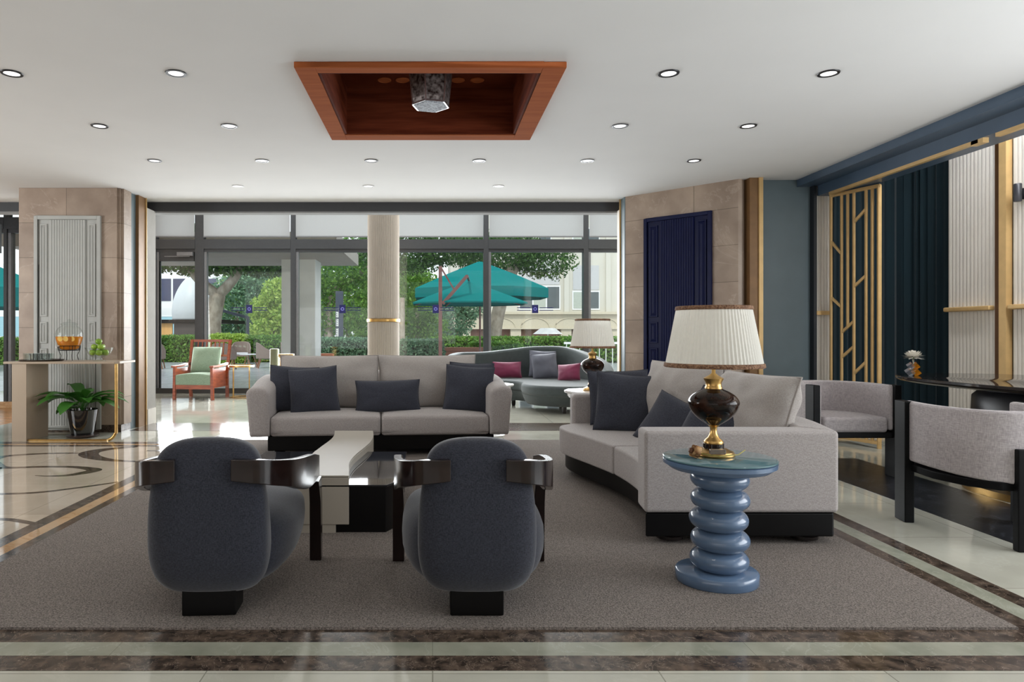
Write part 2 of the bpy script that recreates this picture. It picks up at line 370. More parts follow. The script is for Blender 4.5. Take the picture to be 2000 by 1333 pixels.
scroll([(-2.52,6.3,.08), (-2.8,6.35,.1), (-3.05,6.42,.16), (-3.3,6.6,.26), (-3.42,6.82,.3), (-3.33,7.02,.22), (-3.1,7.17,.1)])
scroll([(-2.6,6.86,.2), (-2.7,6.92,.16), (-2.9,6.92,.06)])
scroll([(-3.2,4.18,.06), (-2.95,4.32,.09), (-2.75,4.38,.09), (-2.5,4.28,.08)])
rug = obj('carpet', bx(-2.235, 2.36, 2.75, 7.56, 0, .012), mt_carpet, smooth=False)
tag(rug, 'large grey brown wool carpet laid inside the striped marble border', 'carpet')

# ------------------------------------------------------------------ ceiling
FX0, FX1, FY0, FY1 = -.89, .86, 4.376, 6.03      # wooden frame, outside
IX0, IX1, IY0, IY1 = -.755, .71, 4.474, 5.877    # its opening
bm = B()
box(bm, -9, IX0, -3.2, 9.1, H, H+.25); box(bm, IX1, 4.15, -3.2, 9.1, H, H+.25)
box(bm, IX0, IX1, -3.2, IY0, H, H+.25); box(bm, IX0, IX1, IY1, 9.1, H, H+.25)
struct('ceiling', bm, mt_ceiling, smooth=False)
struct('ceiling_1', bx(-9, 6.2, 9.1, 14.0, 4.0, 4.2), mt_ceiling)
struct('ceiling_2', bx(4.6, 6.2, -3.2, 9.1, 4.0, 4.2), mt_ceiling)
cof = thing('ceiling_coffer', 'square orange brown wooden coffer set into the white ceiling', 'ceiling coffer', (0, 5.17, H))
def rel(bm, dy=-5.17, dz=-H): return place(bm, Matrix.Translation((0, dy, dz)))
bm = B()
for a in ((FX0, IX0, FY0, FY1), (IX1, FX1, FY0, FY1), (IX0, IX1, FY0, IY0), (IX0, IX1, IY1, FY1)): box(bm, *a, H-.04, H-.001)
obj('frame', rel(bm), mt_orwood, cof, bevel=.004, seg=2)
bm = B(); t_ = .02; ZT = 3.3
box(bm, IX0, IX0+t_, IY0, IY1, H-.034, ZT); box(bm, IX1-t_, IX1, IY0, IY1, H-.034, ZT)
box(bm, IX0+t_, IX1-t_, IY0, IY0+t_, H-.034, ZT); box(bm, IX0+t_, IX1-t_, IY1-t_, IY1, H-.034, ZT)
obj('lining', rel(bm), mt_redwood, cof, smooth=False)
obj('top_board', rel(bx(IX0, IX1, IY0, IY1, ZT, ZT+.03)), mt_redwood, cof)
for x in (-.40, -.25, .21, .37):
    d = obj('disc', place(lathe(B(), [(.055, 0), (.058, -.008), (.05, -.012), (.046, -.006), (.0, -.006)][:4], 28), Matrix.Translation((x, 5.66-5.17, ZT-H))), mt_orwood, cof)
# pendant hanging in the coffer
pend = thing('pendant_lantern', 'six sided pierced metal lantern hanging inside the wooden ceiling coffer', 'pendant lamp', (-.015, 5.17, 2.9))
mt_pierce = M('pierced silver metal', S(150, 142, 140), .4, .5, col2=S(44, 26, 20), nscale=34)
def hexr(r, z, rot=PI/12): return [(r*math.cos(rot+k*PI/3), r*math.sin(rot+k*PI/3), z) for k in range(6)]
obj('lantern_body', rings(B(), [hexr(.135, .02), hexr(.145, .06), hexr(.175, .39)]), mt_pierce, pend, smooth=False)
bm = B()
for k in range(6):
    a = hexr(.138, .02); b = hexr(.178, .385); bar(bm, a[k], b[k], .012); bar(bm, a[k], a[(k+1) % 6], .014); bar(bm, b[k], b[(k+1) % 6], .012)
obj('ribs', bm, M('lantern nickel', S(196, 196, 200), .25, .9, noise_amt=.05), pend, smooth=False)
mt_crys = M('patterned lit glass', S(170, 176, 186), .6, spec=.1, col2=S(70, 74, 84), nscale=70)
mt_crys.node_tree.nodes['Principled BSDF'].inputs['Emission Strength'].default_value = .08
mt_crys.node_tree.nodes['Principled BSDF'].inputs['Emission Color'].default_value = (.9, .95, 1, 1)
obj('diffuser', rings(B(), [hexr(.128, .008), hexr(.134, .02)]), mt_crys, pend, smooth=False)

# recessed downlights
dl0 = thing('downlight', 'x', 'downlight', (0, 0, 0), 0, 'recessed downlights in the white ceiling')
obj('ring', lathe(B(), [(.049, -.001), (.052, -.007), (.067, -.007), (.07, 0), (.066, .0), (.049, .0)], 32, cap=False), M('dark bezel', S(40, 40, 42), .4, .3, noise_amt=.05), dl0)
obj('lens', lathe(B(), [(.049, -.003), (.03, -.002)], 32), mt_led, dl0)
mt_bezel = M('white bezel', S(205, 205, 205), .5, noise_amt=.02)
rows = [(4.575, [-2.82, -1.72, 1.582, 2.653]), (5.74, [-2.80, -1.71, 1.575, 2.653]), (6.90, [-2.81, -1.722, -.62, .47, 1.563, 2.64]), (8.1, [-2.31, -.76, .78])]
nm = {4.575: 'front row', 5.74: 'second row', 6.90: 'third row', 8.1: 'faint back row'}
first = True
for y, xs in rows:
    for i, x in enumerate(xs):
        o = dl0 if first else dup(dl0); first = False
        o.location = (x, y, H)
        o['label'] = 'recessed ceiling downlight, %s, %s of %s from the left' % (nm[y], ['first', 'second', 'third', 'fourth', 'fifth', 'sixth'][i], ['', '', '', 'three', 'four', '', 'six'][len(xs)])
        if y > 8:
            r_ = [c for c in o.children if c.name.startswith('ring')][0]; r_.material_slots[0].link = 'OBJECT'; r_.material_slots[0].material = mt_bezel
        light('downlight_beam', 'SPOT', (x, y, H-.02), (0, 0, 0), 10, (1, .99, .97), spot_size=math.radians(100), spot_blend=.8, shadow_soft_size=.04)
for x in (-6, -4, -2, 0, 2, 3.4):
    for y in (-1.6, .6, 2.4):
        light('downlight_beam', 'SPOT', (x, y, H-.02), (0, 0, 0), 10, (1, .99, .97), spot_size=math.radians(100), spot_blend=.8, shadow_soft_size=.04)

# ------------------------------------------------------------------ walls round the lounge
bm = B(); box(bm, -9, 4.2, 9.1, 9.3, 2.82, 4.0)
struct('trim_60', bm, M('charcoal beam', S(58, 59, 62), .5, noise_amt=.04))
struct('trim_61', bx(-9, 4.2, 9.12, 9.28, 2.80, 2.82), M('light grey track', S(150, 150, 150), 1, spec=0, noise_amt=.03))
struct('wall_left', bx(-9.2, -9, -3.2, 14, 0, 4.0), mt_stone2)
struct('wall_rear', bx(-9, 6.2, -3.4, -3.2, 0, 3.3), mt_stone2)
# left stone pillar with its reveal
PX0, PX1, PY = -4.97, -3.735, 8.2
bm = B()
prism(bm, [(PX0, PY), (PX1-.06, PY), (PX1-.06, PY+.03), (PX1-.03, PY+.03), (PX1-.03, PY+.06), (PX1, PY+.06), (PX1, 8.46), (PX0, 8.46)], .09, H)
struct('wall_pillar_left', bm, mt_stone, smooth=False)
struct('baseboard_left', bx(PX0, PX1-.01, PY+.01, 8.46, 0, .09), mt_brown)
struct('trim_62', bx(PX0, PX1-.02, 8.46, 8.63, 0, H), mt_teal)
struct('trim_63', bx(PX0, PX1+.02, 8.63, 8.83, 0, H), mt_bronze)
struct('trim_64', bx(PX0, PX1+.035, 8.83, 8.845, 0, H), mt_goldp)
bm = B(); prism(bm, [(PX0, 8.85)]+[(PX1+.02+.012*(k % 2), 8.85+.025*k) for k in range(12)]+[(PX0, 9.13)], .2, 2.82)
struct('trim_65', bm, M('pale grey reeded strip', S(196, 194, 190), .5, noise_amt=.03), smooth=False)
struct('trim_66', bx(PX0, PX1+.04, 8.86, 9.12, 0, .2), mt_flute)
# panelled door in the left pillar
def panel_door(name, w, z0, z1, mat, label, M4):
    """moulded panel with reeded middle, local x along the wall, y = 0 wall face, front at -y"""
    t = thing(name, label, 'wall panel')
    t.matrix_world = M4
    f = .045
    bm = B(); box(bm, -w/2, -w/2+f, -.035, 0, z0, z1); box(bm, w/2-f, w/2, -.035, 0, z0, z1); box(bm, -w/2+f, w/2-f, -.035, 0, z1-f, z1); box(bm, -w/2+f, w/2-f, -.035, 0, z0, z0+f)
    obj('frame', bm, mat, t, bevel=.006, seg=2)
    obj('backing', bx(-w/2+f, w/2-f, -.008, 0, z0+f, z1-f), mat, t)
    rw = .215
    bm = B(); prism(bm, flute((-rw, -.012), (rw, -.012), .031, .014)+[(rw, -.004), (-rw, -.004)], z0+f, z1-f-.005)
    obj('reeded_centre', bm, mat, t, angle=50)
    for s in (-1, 1):
        for a, b in ((z0+f+.04, z0+.97), (z0+1.03, z0+1.29), (z0+1.35, z1-f-.05)):
            x0, x1 = sorted((s*(rw+.03), s*(w/2-f-.02)))
            bm = B()
            r0 = [(x0, -.008, a), (x1, -.008, a), (x1, -.008, b), (x0, -.008, b)]
            def ins(d, y): return [(x0+d, y, a+d), (x1-d, y, a+d), (x1-d, y, b-d), (x0+d, y, b-d)]
            rings(bm, [r0, ins(.004, -.022), ins(.018, -.022), ins(.026, -.012), ins(.05, -.02)])
            obj('moulded_panel', bm, mat, t, smooth=False)
    return t
panel_door('wall_panel', .80, .04, 2.60, mt_pgrey, 'pale grey reeded wall panel in the stone pillar behind the console table', Matrix.Translation((-4.375, PY, 0)))
# right: reveal, slanted stone wall with navy panel, gold strip, blue wall, fluted strip
struct('trim_67', bx(2.46, 2.62, 8.93, 9.1, 0, 2.82), mt_flute)
struct('trim_68', bx(2.44, 2.62, 8.915, 8.93, 0, H), mt_goldp)
struct('trim_69', bx(2.46, 2.62, 8.75, 8.915, 0, H), mt_teal)
A = Vector((2.47, 8.75)); E = Vector((3.46, 7.73)); tt = (E-A).normalized(); nn = Vector((tt.y, -tt.x))  # towards the room: -x -y
if nn.y > 0: nn = -nn
bk = -nn*.25
mt_stoneR = mt_stone.copy(); mt_stoneR.name = 'taupe limestone blocks slanted wall'
for nd in mt_stoneR.node_tree.nodes:
    if nd.type == 'MAPPING': nd.inputs['Location'].default_value = (.2, .1, 0)
bm = B(); prism(bm, [tuple(A), tuple(E), tuple(E+bk), tuple(A+bk)], .0, H)
struct('wall_slanted', bm, mt_stoneR, smooth=False)
bm = B(); prism(bm, [(3.46, 7.73), (3.50, 7.73), (3.50, 7.76), (3.53, 7.76), (3.53, 7.80), (3.60, 7.80), (3.60, 8.1), (3.46, 8.1)], 0, H)
struct('wall_corner', bm, mt_stone2, smooth=False)
ang = math.atan2(tt.y, tt.x); mid = A+tt*.70
Mx = Matrix.Translation((mid.x+nn.x*.002, mid.y+nn.y*.002, 0)) @ Matrix.Rotation(ang, 4, 'Z')
panel_door('wall_panel', .86, .04, 2.62, mt_navy, 'glossy navy blue reeded panel in the slanted stone wall', Mx)
bm = B(); prism(bm, [(3.56, 7.66), (3.69, 7.66), (3.69, 7.9), (3.56, 7.9)], 0, H-.001)
struct('trim_70', bm, mt_bronze)
struct('trim_71', bx(3.655, 3.70, 7.64, 7.66, 0, H-.001), mt_goldp)
struct('wall_blue', bx(3.69, 4.30, 7.78, 8.0, 0, H), mt_teal)
struct('trim_72', bx(4.30, 4.335, 7.70, 8.0, 0, 2.9), M('near black gap', S(30, 34, 40), .5, noise_amt=.05))
bm = B(); prism(bm, flute((4.335, 7.74), (4.50, 7.74), .034, .01)+[(4.50, 8.0), (4.335, 8.0)], 0, 2.84)
struct('trim_73', bm, mt_flute, angle=50)
struct('trim_74', bx(4.33, 4.50, 7.70, 7.74, 1.40, 1.445), mt_goldp)
# beam over the alcove
bm = B()
prism(bm, [(4.15, -3.2), (4.17, -3.2), (4.17, 7.78), (4.15, 7.78)], 2.87, H+.02)
prism(bm, [(4.15, -3.2), (4.36, -3.2), (4.36, 7.78), (4.15, 7.78)], 2.86, 2.871)
box(bm, 4.35, 4.62, -3.2, 7.72, 2.745, 4.1)
struct('trim_75', bm, mt_beam, smooth=False)
bm = B(); box(bm, 4.352, 4.39, 5.45, 7.5, 2.715, 2.745); box(bm, 4.352, 4.40, 5.40, 5.52, 2.705, 2.745); box(bm, 4.352, 4.39, -3, 5.28, 2.715, 2.745)
struct('trim_76', bm, mt_goldp)
struct('wall_right', bx(5.75, 5.95, 3.2, 9.1, 0, 4.0), mt_stone2)
struct('wall_right_back', bx(4.5, 5.9, 8.15, 8.3, 0, 4.0), mt_stone2)
struct('baseboard_right', bx(4.5, 5.3, 7.76, 7.79, 0, .035), mt_goldp)
# fluted panels and gold post on the right
bm = B(); prism(bm, flute((5.3, 7.0), (5.3, 6.40), .045, .014)[::1]+[(5.75, 6.40), (5.75, 7.0)], 0, 3.98)
struct('wall_fluted', bm, mt_flute, angle=50)
bm = B(); prism(bm, flute((5.3, 6.22), (5.3, 4.6), .045, .014)+[(5.75, 4.6), (5.75, 6.22)], 0, 3.98)
struct('wall_fluted_near', bm, mt_flute, angle=50)
struct('trim_77', bx(5.27, 5.32, 6.32, 6.40, 0, 3.98), M('dark bronze post', S(92, 62, 38), .4, .4, noise_amt=.08)); struct('trim_78', bx(5.24, 5.30, 6.24, 6.32, 0, 3.98), mt_goldp)
for y0, y1 in ((6.42, 7.0), (4.6, 6.22)):
    n_tr[0] += 1
    struct('trim_%d' % n_tr[0], bx(5.23, 5.29, y0, y1, 1.41, 1.455), mt_goldp, bevel=.012)
# curtain
pts = []
for k in range(150):
    u = k/149
    if u < .42: x = 4.5+u/.42*.85; y = 7.86
    elif u < .5: a = (u-.42)/.08*PI/2; x = 5.35+.12*math.sin(a); y = 7.74+.12*math.cos(a)
    else: x = 5.47; y = 7.74-(u-.5)/.5*.80
    w = .035*math.sin(k*.62)+.012*math.sin(k*1.7)
    if u < .46: y += w
    else: x += w
    pts.append((x, y, .01, 3.9, .006))
cur = obj('curtain', ribbon(B(), pts), mt_curtain, angle=80)
tag(cur, 'dark teal velvet curtain hanging behind the gold lattice screen', 'curtain')

# ------------------------------------------------------------------ gold lattice screen
scr = thing('lattice_screen', 'gold metal lattice screen with upright and slanting bars', 'screen', (4.41, 7.57, 0))
def sp(t, z): return (.2*t, -.54*t, z)
for t, z0, z1 in ((.015, .0, 2.72), (.24, .04, 2.72), (.365, 1.25, 2.72), (.49, .04, 2.72), (.73, .04, 2.72), (.85, .04, 2.72), (.98, 0, 2.72)):
    obj('upright_bar', bar(B(), sp(t, z0), sp(t, z1), .022 if t < .9 else .036, .022), mt_goldp, scr, smooth=False)
for a, za, b, zb in ((.015, 2.21, .24, 2.06), (.015, 1.59, .24, 1.48), (.24, 1.2, .49, 1.32), (.24, .93, .49, 1.05), (.49, 2.38, .73, 2.50), (.49, 1.69, .73, 1.80), (.49, .76, .73, .89)):
    obj('slanting_bar', bar(B(), sp(a, za), sp(b, zb), .02, .026), mt_goldp, scr, smooth=False)
for z in (2.715, .06): obj('rail', bar(B(), sp(0, z), sp(1, z), .03, .035), mt_goldp, scr, smooth=False)

# ------------------------------------------------------------------ window zone
struct('wall_window_left', bx(-5.85, -5.6, 11.05, 13.7, 0, 4.0), mt_stone2)
struct('wall_window_right', bx(4.2, 4.4, 8.3, 13.7, 0, 4.0), mt_flute)
WY = 13.6
edges = [-5.6, -4.59, -2.765, -1.02, 1.06, 3.04, 4.2]
def window(x0, x1, y, name, low=.06, zt=3.98, tz=2.86, th=.26, mull=.10):
    t = bpy.data.objects.new(name, None); C.objects.link(t); t.location = (x0, y, 0); t['kind'] = 'structure'
    w = x1-x0; bm = B()
    box(bm, 0, mull/2, -.08, .08, 0, zt); box(bm, w-mull/2, w, -.08, .08, 0, zt)
    box(bm, mull/2, w-mull/2, -.06, .06, 0, low); box(bm, mull/2, w-mull/2, -.06, .06, zt-.08, zt)
    obj('frame', bm, mt_frame, t, smooth=False)
    bm = B(); box(bm, mull/2, w-mull/2, -.09, .07, tz, tz+th*.72); box(bm, mull/2, w-mull/2, -.05, .07, tz-.06, tz)
    obj('transom', bm, mt_frame, t, smooth=False)
    bm = B(); box(bm, mull/2, mull/2+.05, -.05, .07, low, tz-.06)
    obj('reveal_strip', bm, mt_frame2, t, smooth=False)
    obj('glass_pane', bx(mull/2, w-mull/2, .0, .012, low, zt-.08), mt_glass, t)
    return t
names = ['door_1', 'window_1', 'window_2', 'window_3', 'window_4', 'window_5']
for i in range(6):
    t = window(edges[i], edges[i+1], WY, names[i], mull=.24 if i == 0 else .10)
    x0, x1 = edges[i]+.06, edges[i+1]-.06
    if i == 0: x1 -= .06
    side = ['above the glass door', 'above the forked tree trunk', 'just left of the fluted column', 'just right of the fluted column', 'above the teal parasols', 'at the right end'][i]
    rb = thing('roller_blind', 'pale grey roller blind in the upper window, %s' % side, 'roller blind', ((x0+x1)/2, WY-.10, 3.96), 0, 'roller blinds')
    w = (x1-x0)/2
    obj('blind_cloth', rings(B(), [[(-w, 0, -.85), (w, 0, -.85)], [(-w, 0, -.4), (w, 0, -.4)], [(-w, 0, 0), (w, 0, 0)]], cap=False, closed=False), mt_blind, rb)
    obj('bottom_bar', bx(-w, w, -.008, .012, -.875, -.85), mt_frame2, rb)
    obj('roller', place(lathe(B(), [(.025, -w), (.025, w)], 14), Matrix.Translation((0, 0, -.01)) @ Matrix.Rotation(PI/2, 4, 'Y')), mt_frame2, rb)
# door furniture of the glass door at the left end
d = bpy.data.objects['door_1']
bm = B(); box(bm, .18, .86, -.045, .02, 2.62, 2.80); box(bm, .12, .17, -.045, .02, .06, 2.62); obj('door_leaf_frame', bm, mt_frame, d, smooth=False)
bm = B(); box(bm, .55, .86, -.13, -.045, 2.72, 2.79); box(bm, .30, .80, -.12, -.10, 2.70, 2.715); obj('door_closer', bm, mt_frame2, d, smooth=False)
struct('trim_79', bx(-5.6, 4.2, 13.45, 13.52, 0, .10), M('dark floor channel', S(60, 58, 56), .5, noise_amt=.05))
# left windows beyond the pillar
lw = window(-9, -6.84, 11.0, 'window_6', tz=2.86, mull=.05); lw2 = window(-6.84, -5.6, 11.0, 'window_7', tz=2.86, mull=.05)
struct('trim_80', bx(-9, -5.6, 10.86, 10.94, 0, .1), mt_tan)
# emblem stickers on the glass
def sticker(x, lab, wide=1):
    t = thing('window_sticker', 'dark blue square emblem sticker on the glass, %s' % lab, 'window sticker', (x, WY-.004, 1.67), 0, 'emblem stickers on the glass')
    mb = M('sticker blue', S(24, 26, 88), .5, noise_amt=.03); mr = M('sticker light ring', S(110, 110, 190), .5, noise_amt=.03)
    obj('square', bx(-.062, .062, -.003, 0, -.082, .082), mb, t)
    obj('ring', place(lathe(B(), [(.036, 0), (.018, 0), (.018, .002), (.036, .002)], 24, cap=False), Matrix.Translation((0, -.004, 0)) @ Matrix.Rotation(PI/2, 4, 'X')), mr, t)
    for s in (-1, 1):
        for z in (-.024, .024): obj('line', bx(min(s*.09, s*.36), max(s*.09, s*.36), -.002, 0, z-.007, z+.007), mb, t, smooth=False)
sticker((487-845)*.0102026, 'beside the tree trunk'); sticker((669-845)*.0102026, 'left of the fluted column')
sticker((851-845)*.0102026, 'beside the parasol post'); sticker((1045-845)*.0102026, 'below the right tip of the parasol')
# fluted column in front of the windows
col = thing('fluted_column', 'round cream fluted column with a brass ring standing before the windows', 'column', (-.85, 11.8, 0))
mt_colm = M('taupe fluted plaster', S(176, 165, 152), .6, noise_amt=.03, nscale=5)
n = 54; pr = []
for k in range(n*4): pr.append((.262+.012*(1 if k % 4 in (1, 2) else .2), 2*PI*k/(n*4)))
for z0, z1 in ((0, 1.38), (1.44, 3.99)):
    obj('shaft', prism(B(), [(r*math.cos(a), r*math.sin(a)) for r, a in pr], z0, z1), mt_colm, col, angle=60)
obj('brass_ring', lathe(B(), [(.25, 1.38), (.285, 1.385), (.29, 1.41), (.285, 1.435), (.25, 1.44)], 48), mt_gold, col)
box_b = thing('hanging_cabinet', 'black box with an orange wooden side hung high left of the stone pillar', 'cabinet', (-6.75, 9.6, 2.35))
obj('box', bx(0, .5, 0, .3, 0, .42), mt_blackmat, box_b); obj('wooden_side', bx(-.1, 0, 0, .3, 0, .46), mt_orwood, box_b)

sc_ = thing('wall_sconce', 'small dark wall lamp on the fluted wall at the right edge', 'wall lamp', (5.28, 6.09, 2.44))
obj('backplate', place(lathe(B(), [(.05, 0), (.05, .02), (.03, .03)], 24), Matrix.Rotation(-PI/2, 4, 'Y')), M('dark sconce metal', S(50, 50, 54), .4, .3, noise_amt=.05), sc_)
obj('lamp_tube', lathe(B(), [(.028, -.07), (.03, -.065), (.03, .085), (.026, .09)], 20, (-.06, 0)), M('sconce tube', S(60, 60, 64), .4, .3, noise_amt=.05), sc_)
# ------------------------------------------------------------------ throw pillows
def pillow(name, label, cat, loc, w, h, t, yaw, lean, roll, mat, seed, group=None, wr=.008, ex=2.6, piping=None, pinch=.06):
    o = thing(name, label, cat, loc, 0, group)
    o.rotation_mode = 'XYZ'; o.rotation_euler = (math.radians(lean), math.radians(roll), math.radians(yaw))
    R = (Matrix.Rotation(math.radians(yaw), 4, 'Z') @ Matrix.Rotation(math.radians(lean), 4, 'X') @ Matrix.Rotation(math.radians(roll), 4, 'Y'))
    o.rotation_euler = R.to_euler('XYZ')
    cu = obj('cushion', pillow_bm(w, h, t, seed, pinch, wr=wr, ex=ex), mat, o, sub=1, angle=180)
    obj('piping', tube(B(), edge_pts(w, h, pinch), .004 if w < .7 else .005, 6, closed=True), piping or mat, cu)
    return o

# ------------------------------------------------------------------ centre sofa
def rbox(x0, x1, y0, y1, z0, z1): return bx(x0, x1, y0, y1, z0, z1)
sofa = thing('sofa', 'grey woven two seat sofa facing the coffee table, on a black plinth', 'sofa', (-.495, 6.545, .0115), math.radians(4.2))
obj('plinth', bx(-1.08, 1.10, .05, .90, .055, .20), mt_blackmat, sofa, bevel=.01)
for s in (-1, 1):
    for y in (.14, .8): obj('foot', lathe(B(), [(.03, .002), (.055, .018), (.055, .04), (.035, .058)], 20, (s*.98, y)), mt_blackwood, sofa)
for x0, x1 in ((-1.05, -.003), (.003, 1.05)):
    bm = bx(x0, x1, .0, .80, .198, .385)
    bmesh.ops.subdivide_edges(bm, edges=bm.edges, cuts=5, use_grid_fill=True)
    cx = (x0+x1)/2
    for v in bm.verts:
        if v.co.z > .37: v.co.z += .03*(1-((v.co.x-cx)/.53)**2)*(1-((v.co.y-.4)/.42)**2)
        if v.co.y < .01: v.co.y -= .012*(1-((v.co.x-cx)/.53)**2)*math.sin((v.co.z-.198)/.187*PI)
    obj('seat_cushion', bm, mt_greyfab, sofa, bevel=.035, seg=4)
for s in (-1, 1):
    # arm: outer face flares out towards the top, top rises towards the back
    rs = []
    for y, k, ins in ((-.030, 0, .035), (-.026, 0, .018), (-.014, 0, .006), (.0, 0, 0), (.15, .1, 0), (.3, .3, 0), (.45, .55, 0), (.6, .78, 0), (.8, .95, 0), (.93, 1, 0), (.95, 1, .02)):
        top = .07*k; fl = .02*k
        prof = [(1.055, .205), (1.10, .20), (1.20, .20), (1.235, .21), (1.245, .30), (1.255, .45), (1.268+fl, .56+top), (1.272+fl, .60+top), (1.262+fl, .635+top), (1.235+fl, .657+top), (1.19+fl, .666+top), (1.13+fl*.5, .662+top), (1.09, .645+top), (1.065, .615+top), (1.055, .57+top), (1.052, .45), (1.052, .3)]
        pr = spline(prof+[prof[0]], 3)[:-1]; cx_ = 1.155; cz_ = .43
        rs.append([(s*(cx_+(x-cx_)*(1-ins/.11)), y, cz_+(z-cz_)*(1-ins/.23)) for x, z in pr])
    obj('arm', rings(B(), rs), mt_greyfab, sofa, angle=80)
bm = B(); rs = []
for x in (-1.10, -1.07, 1.07, 1.10):
    k = 0 if abs(x) > 1.08 else .02
    rs.append([(x, .74-k, .2), (x, .95+k, .2), (x, .99+k, .70+k), (x, .94, .76+k), (x, .85-k, .72+k)])
obj('back', rings(bm, rs), mt_greyfab, sofa, angle=60)
for x, sd in ((-.54, 1), (.49, 5)):
    c = obj('back_cushion', place(pillow_bm(1.05, .58, .28, sd, .045, 20, .014, 3.0), Matrix.Translation((x, .69, .665)) @ Matrix.Rotation(math.radians(-14), 4, 'X')), mt_cushfab, sofa, sub=1, angle=180)
    obj('cushion_piping', place(tube(B(), edge_pts(1.05, .58, .045), .006, 6, closed=True), Matrix.Translation((x, .69, .665)) @ Matrix.Rotation(math.radians(-14), 4, 'X')), mt_cushfab, c)
pillow('throw_pillow', 'charcoal square pillow in the left corner of the centre sofa, half behind another', 'pillow', (-1.42, 6.98, .625), .50, .47, .17, 14, -14, 4, mt_darkfab, 2)
pillow('throw_pillow', 'charcoal square pillow standing in front at the left of the centre sofa', 'pillow', (-1.19, 6.84, .62), .49, .47, .17, 8, -16, -5, mt_darkfab, 3)
pillow('throw_pillow', 'wide low charcoal lumbar pillow in the middle of the centre sofa', 'pillow', (-.455, 6.93, .555), .66, .33, .15, 4, -16, -1, mt_darkfab, 4)
pillow('throw_pillow', 'charcoal pillow showing only its edge behind the right pillow of the centre sofa', 'pillow', (.41, 7.16, .66), .47, .46, .15, 2, -14, 2, mt_darkfab, 8)
pillow('throw_pillow', 'charcoal square pillow in front at the right arm of the centre sofa', 'pillow', (.37, 6.98, .625), .50, .48, .17, -4, -15, 4, mt_darkfab, 6)

# ------------------------------------------------------------------ right curved sofa
s2 = thing('curved_sofa', 'grey curved sofa with thick arms on black base at the right of the carpet', 'sofa', (1.75, 4.9, .0))
def L2(pts): return [(x-1.75, y-4.9) for x, y in pts]
F = spline([(1.235, 3.98), (1.30, 4.35), (1.285, 4.8), (1.20, 5.2), (1.09, 5.62), (1.10, 5.90), (1.25, 6.06)], 6)
Bk = spline([(2.26, 3.80), (2.38, 4.25), (2.43, 4.75), (2.40, 5.3), (2.28, 5.85), (2.12, 6.25)], 6)
obj('plinth', prism(B(), L2([(1.19, 3.82)]+[(x+.05, y) for x, y in F]+[(1.3, 6.2), (2.05, 6.2)]+[(x-.015, max(y, 3.82)) for x, y in Bk[::-1]]), .055, .19), mt_blackmat, s2, bevel=.01)
for x, y in ((2.13, 3.92), (1.36, 3.92), (1.32, 5.9), (2.1, 6.05), (2.25, 5.0)): obj('foot', lathe(B(), [(.04, .0125), (.075, .025), (.078, .045), (.05, .06)], 24, (x-1.75, y-4.9)), mt_blackwood, s2)
def seat_bm(pl, z0, z1, crown=.02):
    return prism(B(), pl, z0, z1)
near = [p for p in F if p[1] < 4.84]; far = [p for p in F if p[1] >= 4.80]
obj('seat_cushion', prism(B(), L2([(1.225, 3.985)]+near[1:]+[(1.282, 4.845), (2.2, 4.9), (2.22, 4.3), (2.1, 3.985)]), .19, .395), mt_greyfab, s2, bevel=.04, seg=4)
obj('seat_cushion', prism(B(), L2([(1.278, 4.855)]+far[1:]+[(1.4, 6.08), (2.05, 6.06), (2.2, 5.4), (2.2, 4.91)]), .19, .395), mt_greyfab, s2, bevel=.04, seg=4)
obj('near_arm', prism(B(), L2([(1.18, 3.80), (2.262, 3.80), (2.30, 3.93), (2.27, 4.0), (1.20, 4.0)]), .194, .65), mt_greyfab, s2, bevel=.022, seg=4)
obj('far_arm', prism(B(), L2([(1.24, 6.07), (2.12, 6.07), (2.12, 6.25), (1.26, 6.27)]), .194, .65), mt_greyfab, s2, bevel=.035, seg=4)
inner = []
for i, (x, y) in enumerate(Bk):
    a = Bk[max(0, i-1)]; b = Bk[min(len(Bk)-1, i+1)]; t = Vector((b[0]-a[0], b[1]-a[1])).normalized(); inner.append((x-t.y*.2, y+t.x*.2))
obj('back', prism(B(), L2([(2.2, 3.86)]+[(x, y) for x, y in Bk if y > 3.84]+inner[::-1][:-2]), .194, .655), mt_greyfab, s2, bevel=.035, seg=4)
def big(x, y, z, w, h, yaw, lean, sd):
    Mx = Matrix.Translation((x-1.75, y-4.9, z)) @ Matrix.Rotation(math.radians(yaw), 4, 'Z') @ Matrix.Rotation(math.radians(lean), 4, 'X')
    c = obj('back_cushion', place(pillow_bm(w, h, .29, sd, .045, 22, .02, 2.9), Mx), mt_cushfab, s2, sub=1, angle=180)
    obj('cushion_piping', place(tube(B(), edge_pts(w, h, .045), .006, 6, closed=True), Mx), mt_cushfab, c)
big(2.09, 4.52, .66, .88, .56, -84, -16, 11)
big(1.96, 5.42, .68, .92, .58, -72, -16, 12)
pillow('throw_pillow', 'charcoal pillow at the far arm of the curved sofa, mostly behind a larger pillow', 'pillow', (1.62, 5.93, .64), .52, .47, .16, -6, -12, -2, mt_darkfab, 21)
pillow('throw_pillow', 'large charcoal square pillow standing at the left end of the curved sofa', 'pillow', (1.60, 5.66, .615), .50, .50, .18, -8, -14, 5, mt_darkfab, 22)
pillow('throw_pillow', 'low charcoal pillow slumped between the large one and the lamp', 'pillow', (1.80, 5.10, .50), .48, .42, .17, -42, -26, 22, mt_darkfab, 23)
pillow('throw_pillow', 'charcoal pillow behind the large table lamp on the curved sofa', 'pillow', (1.92, 4.50, .56), .52, .46, .18, -38, -24, 20, mt_darkfab, 24, pinch=.02)

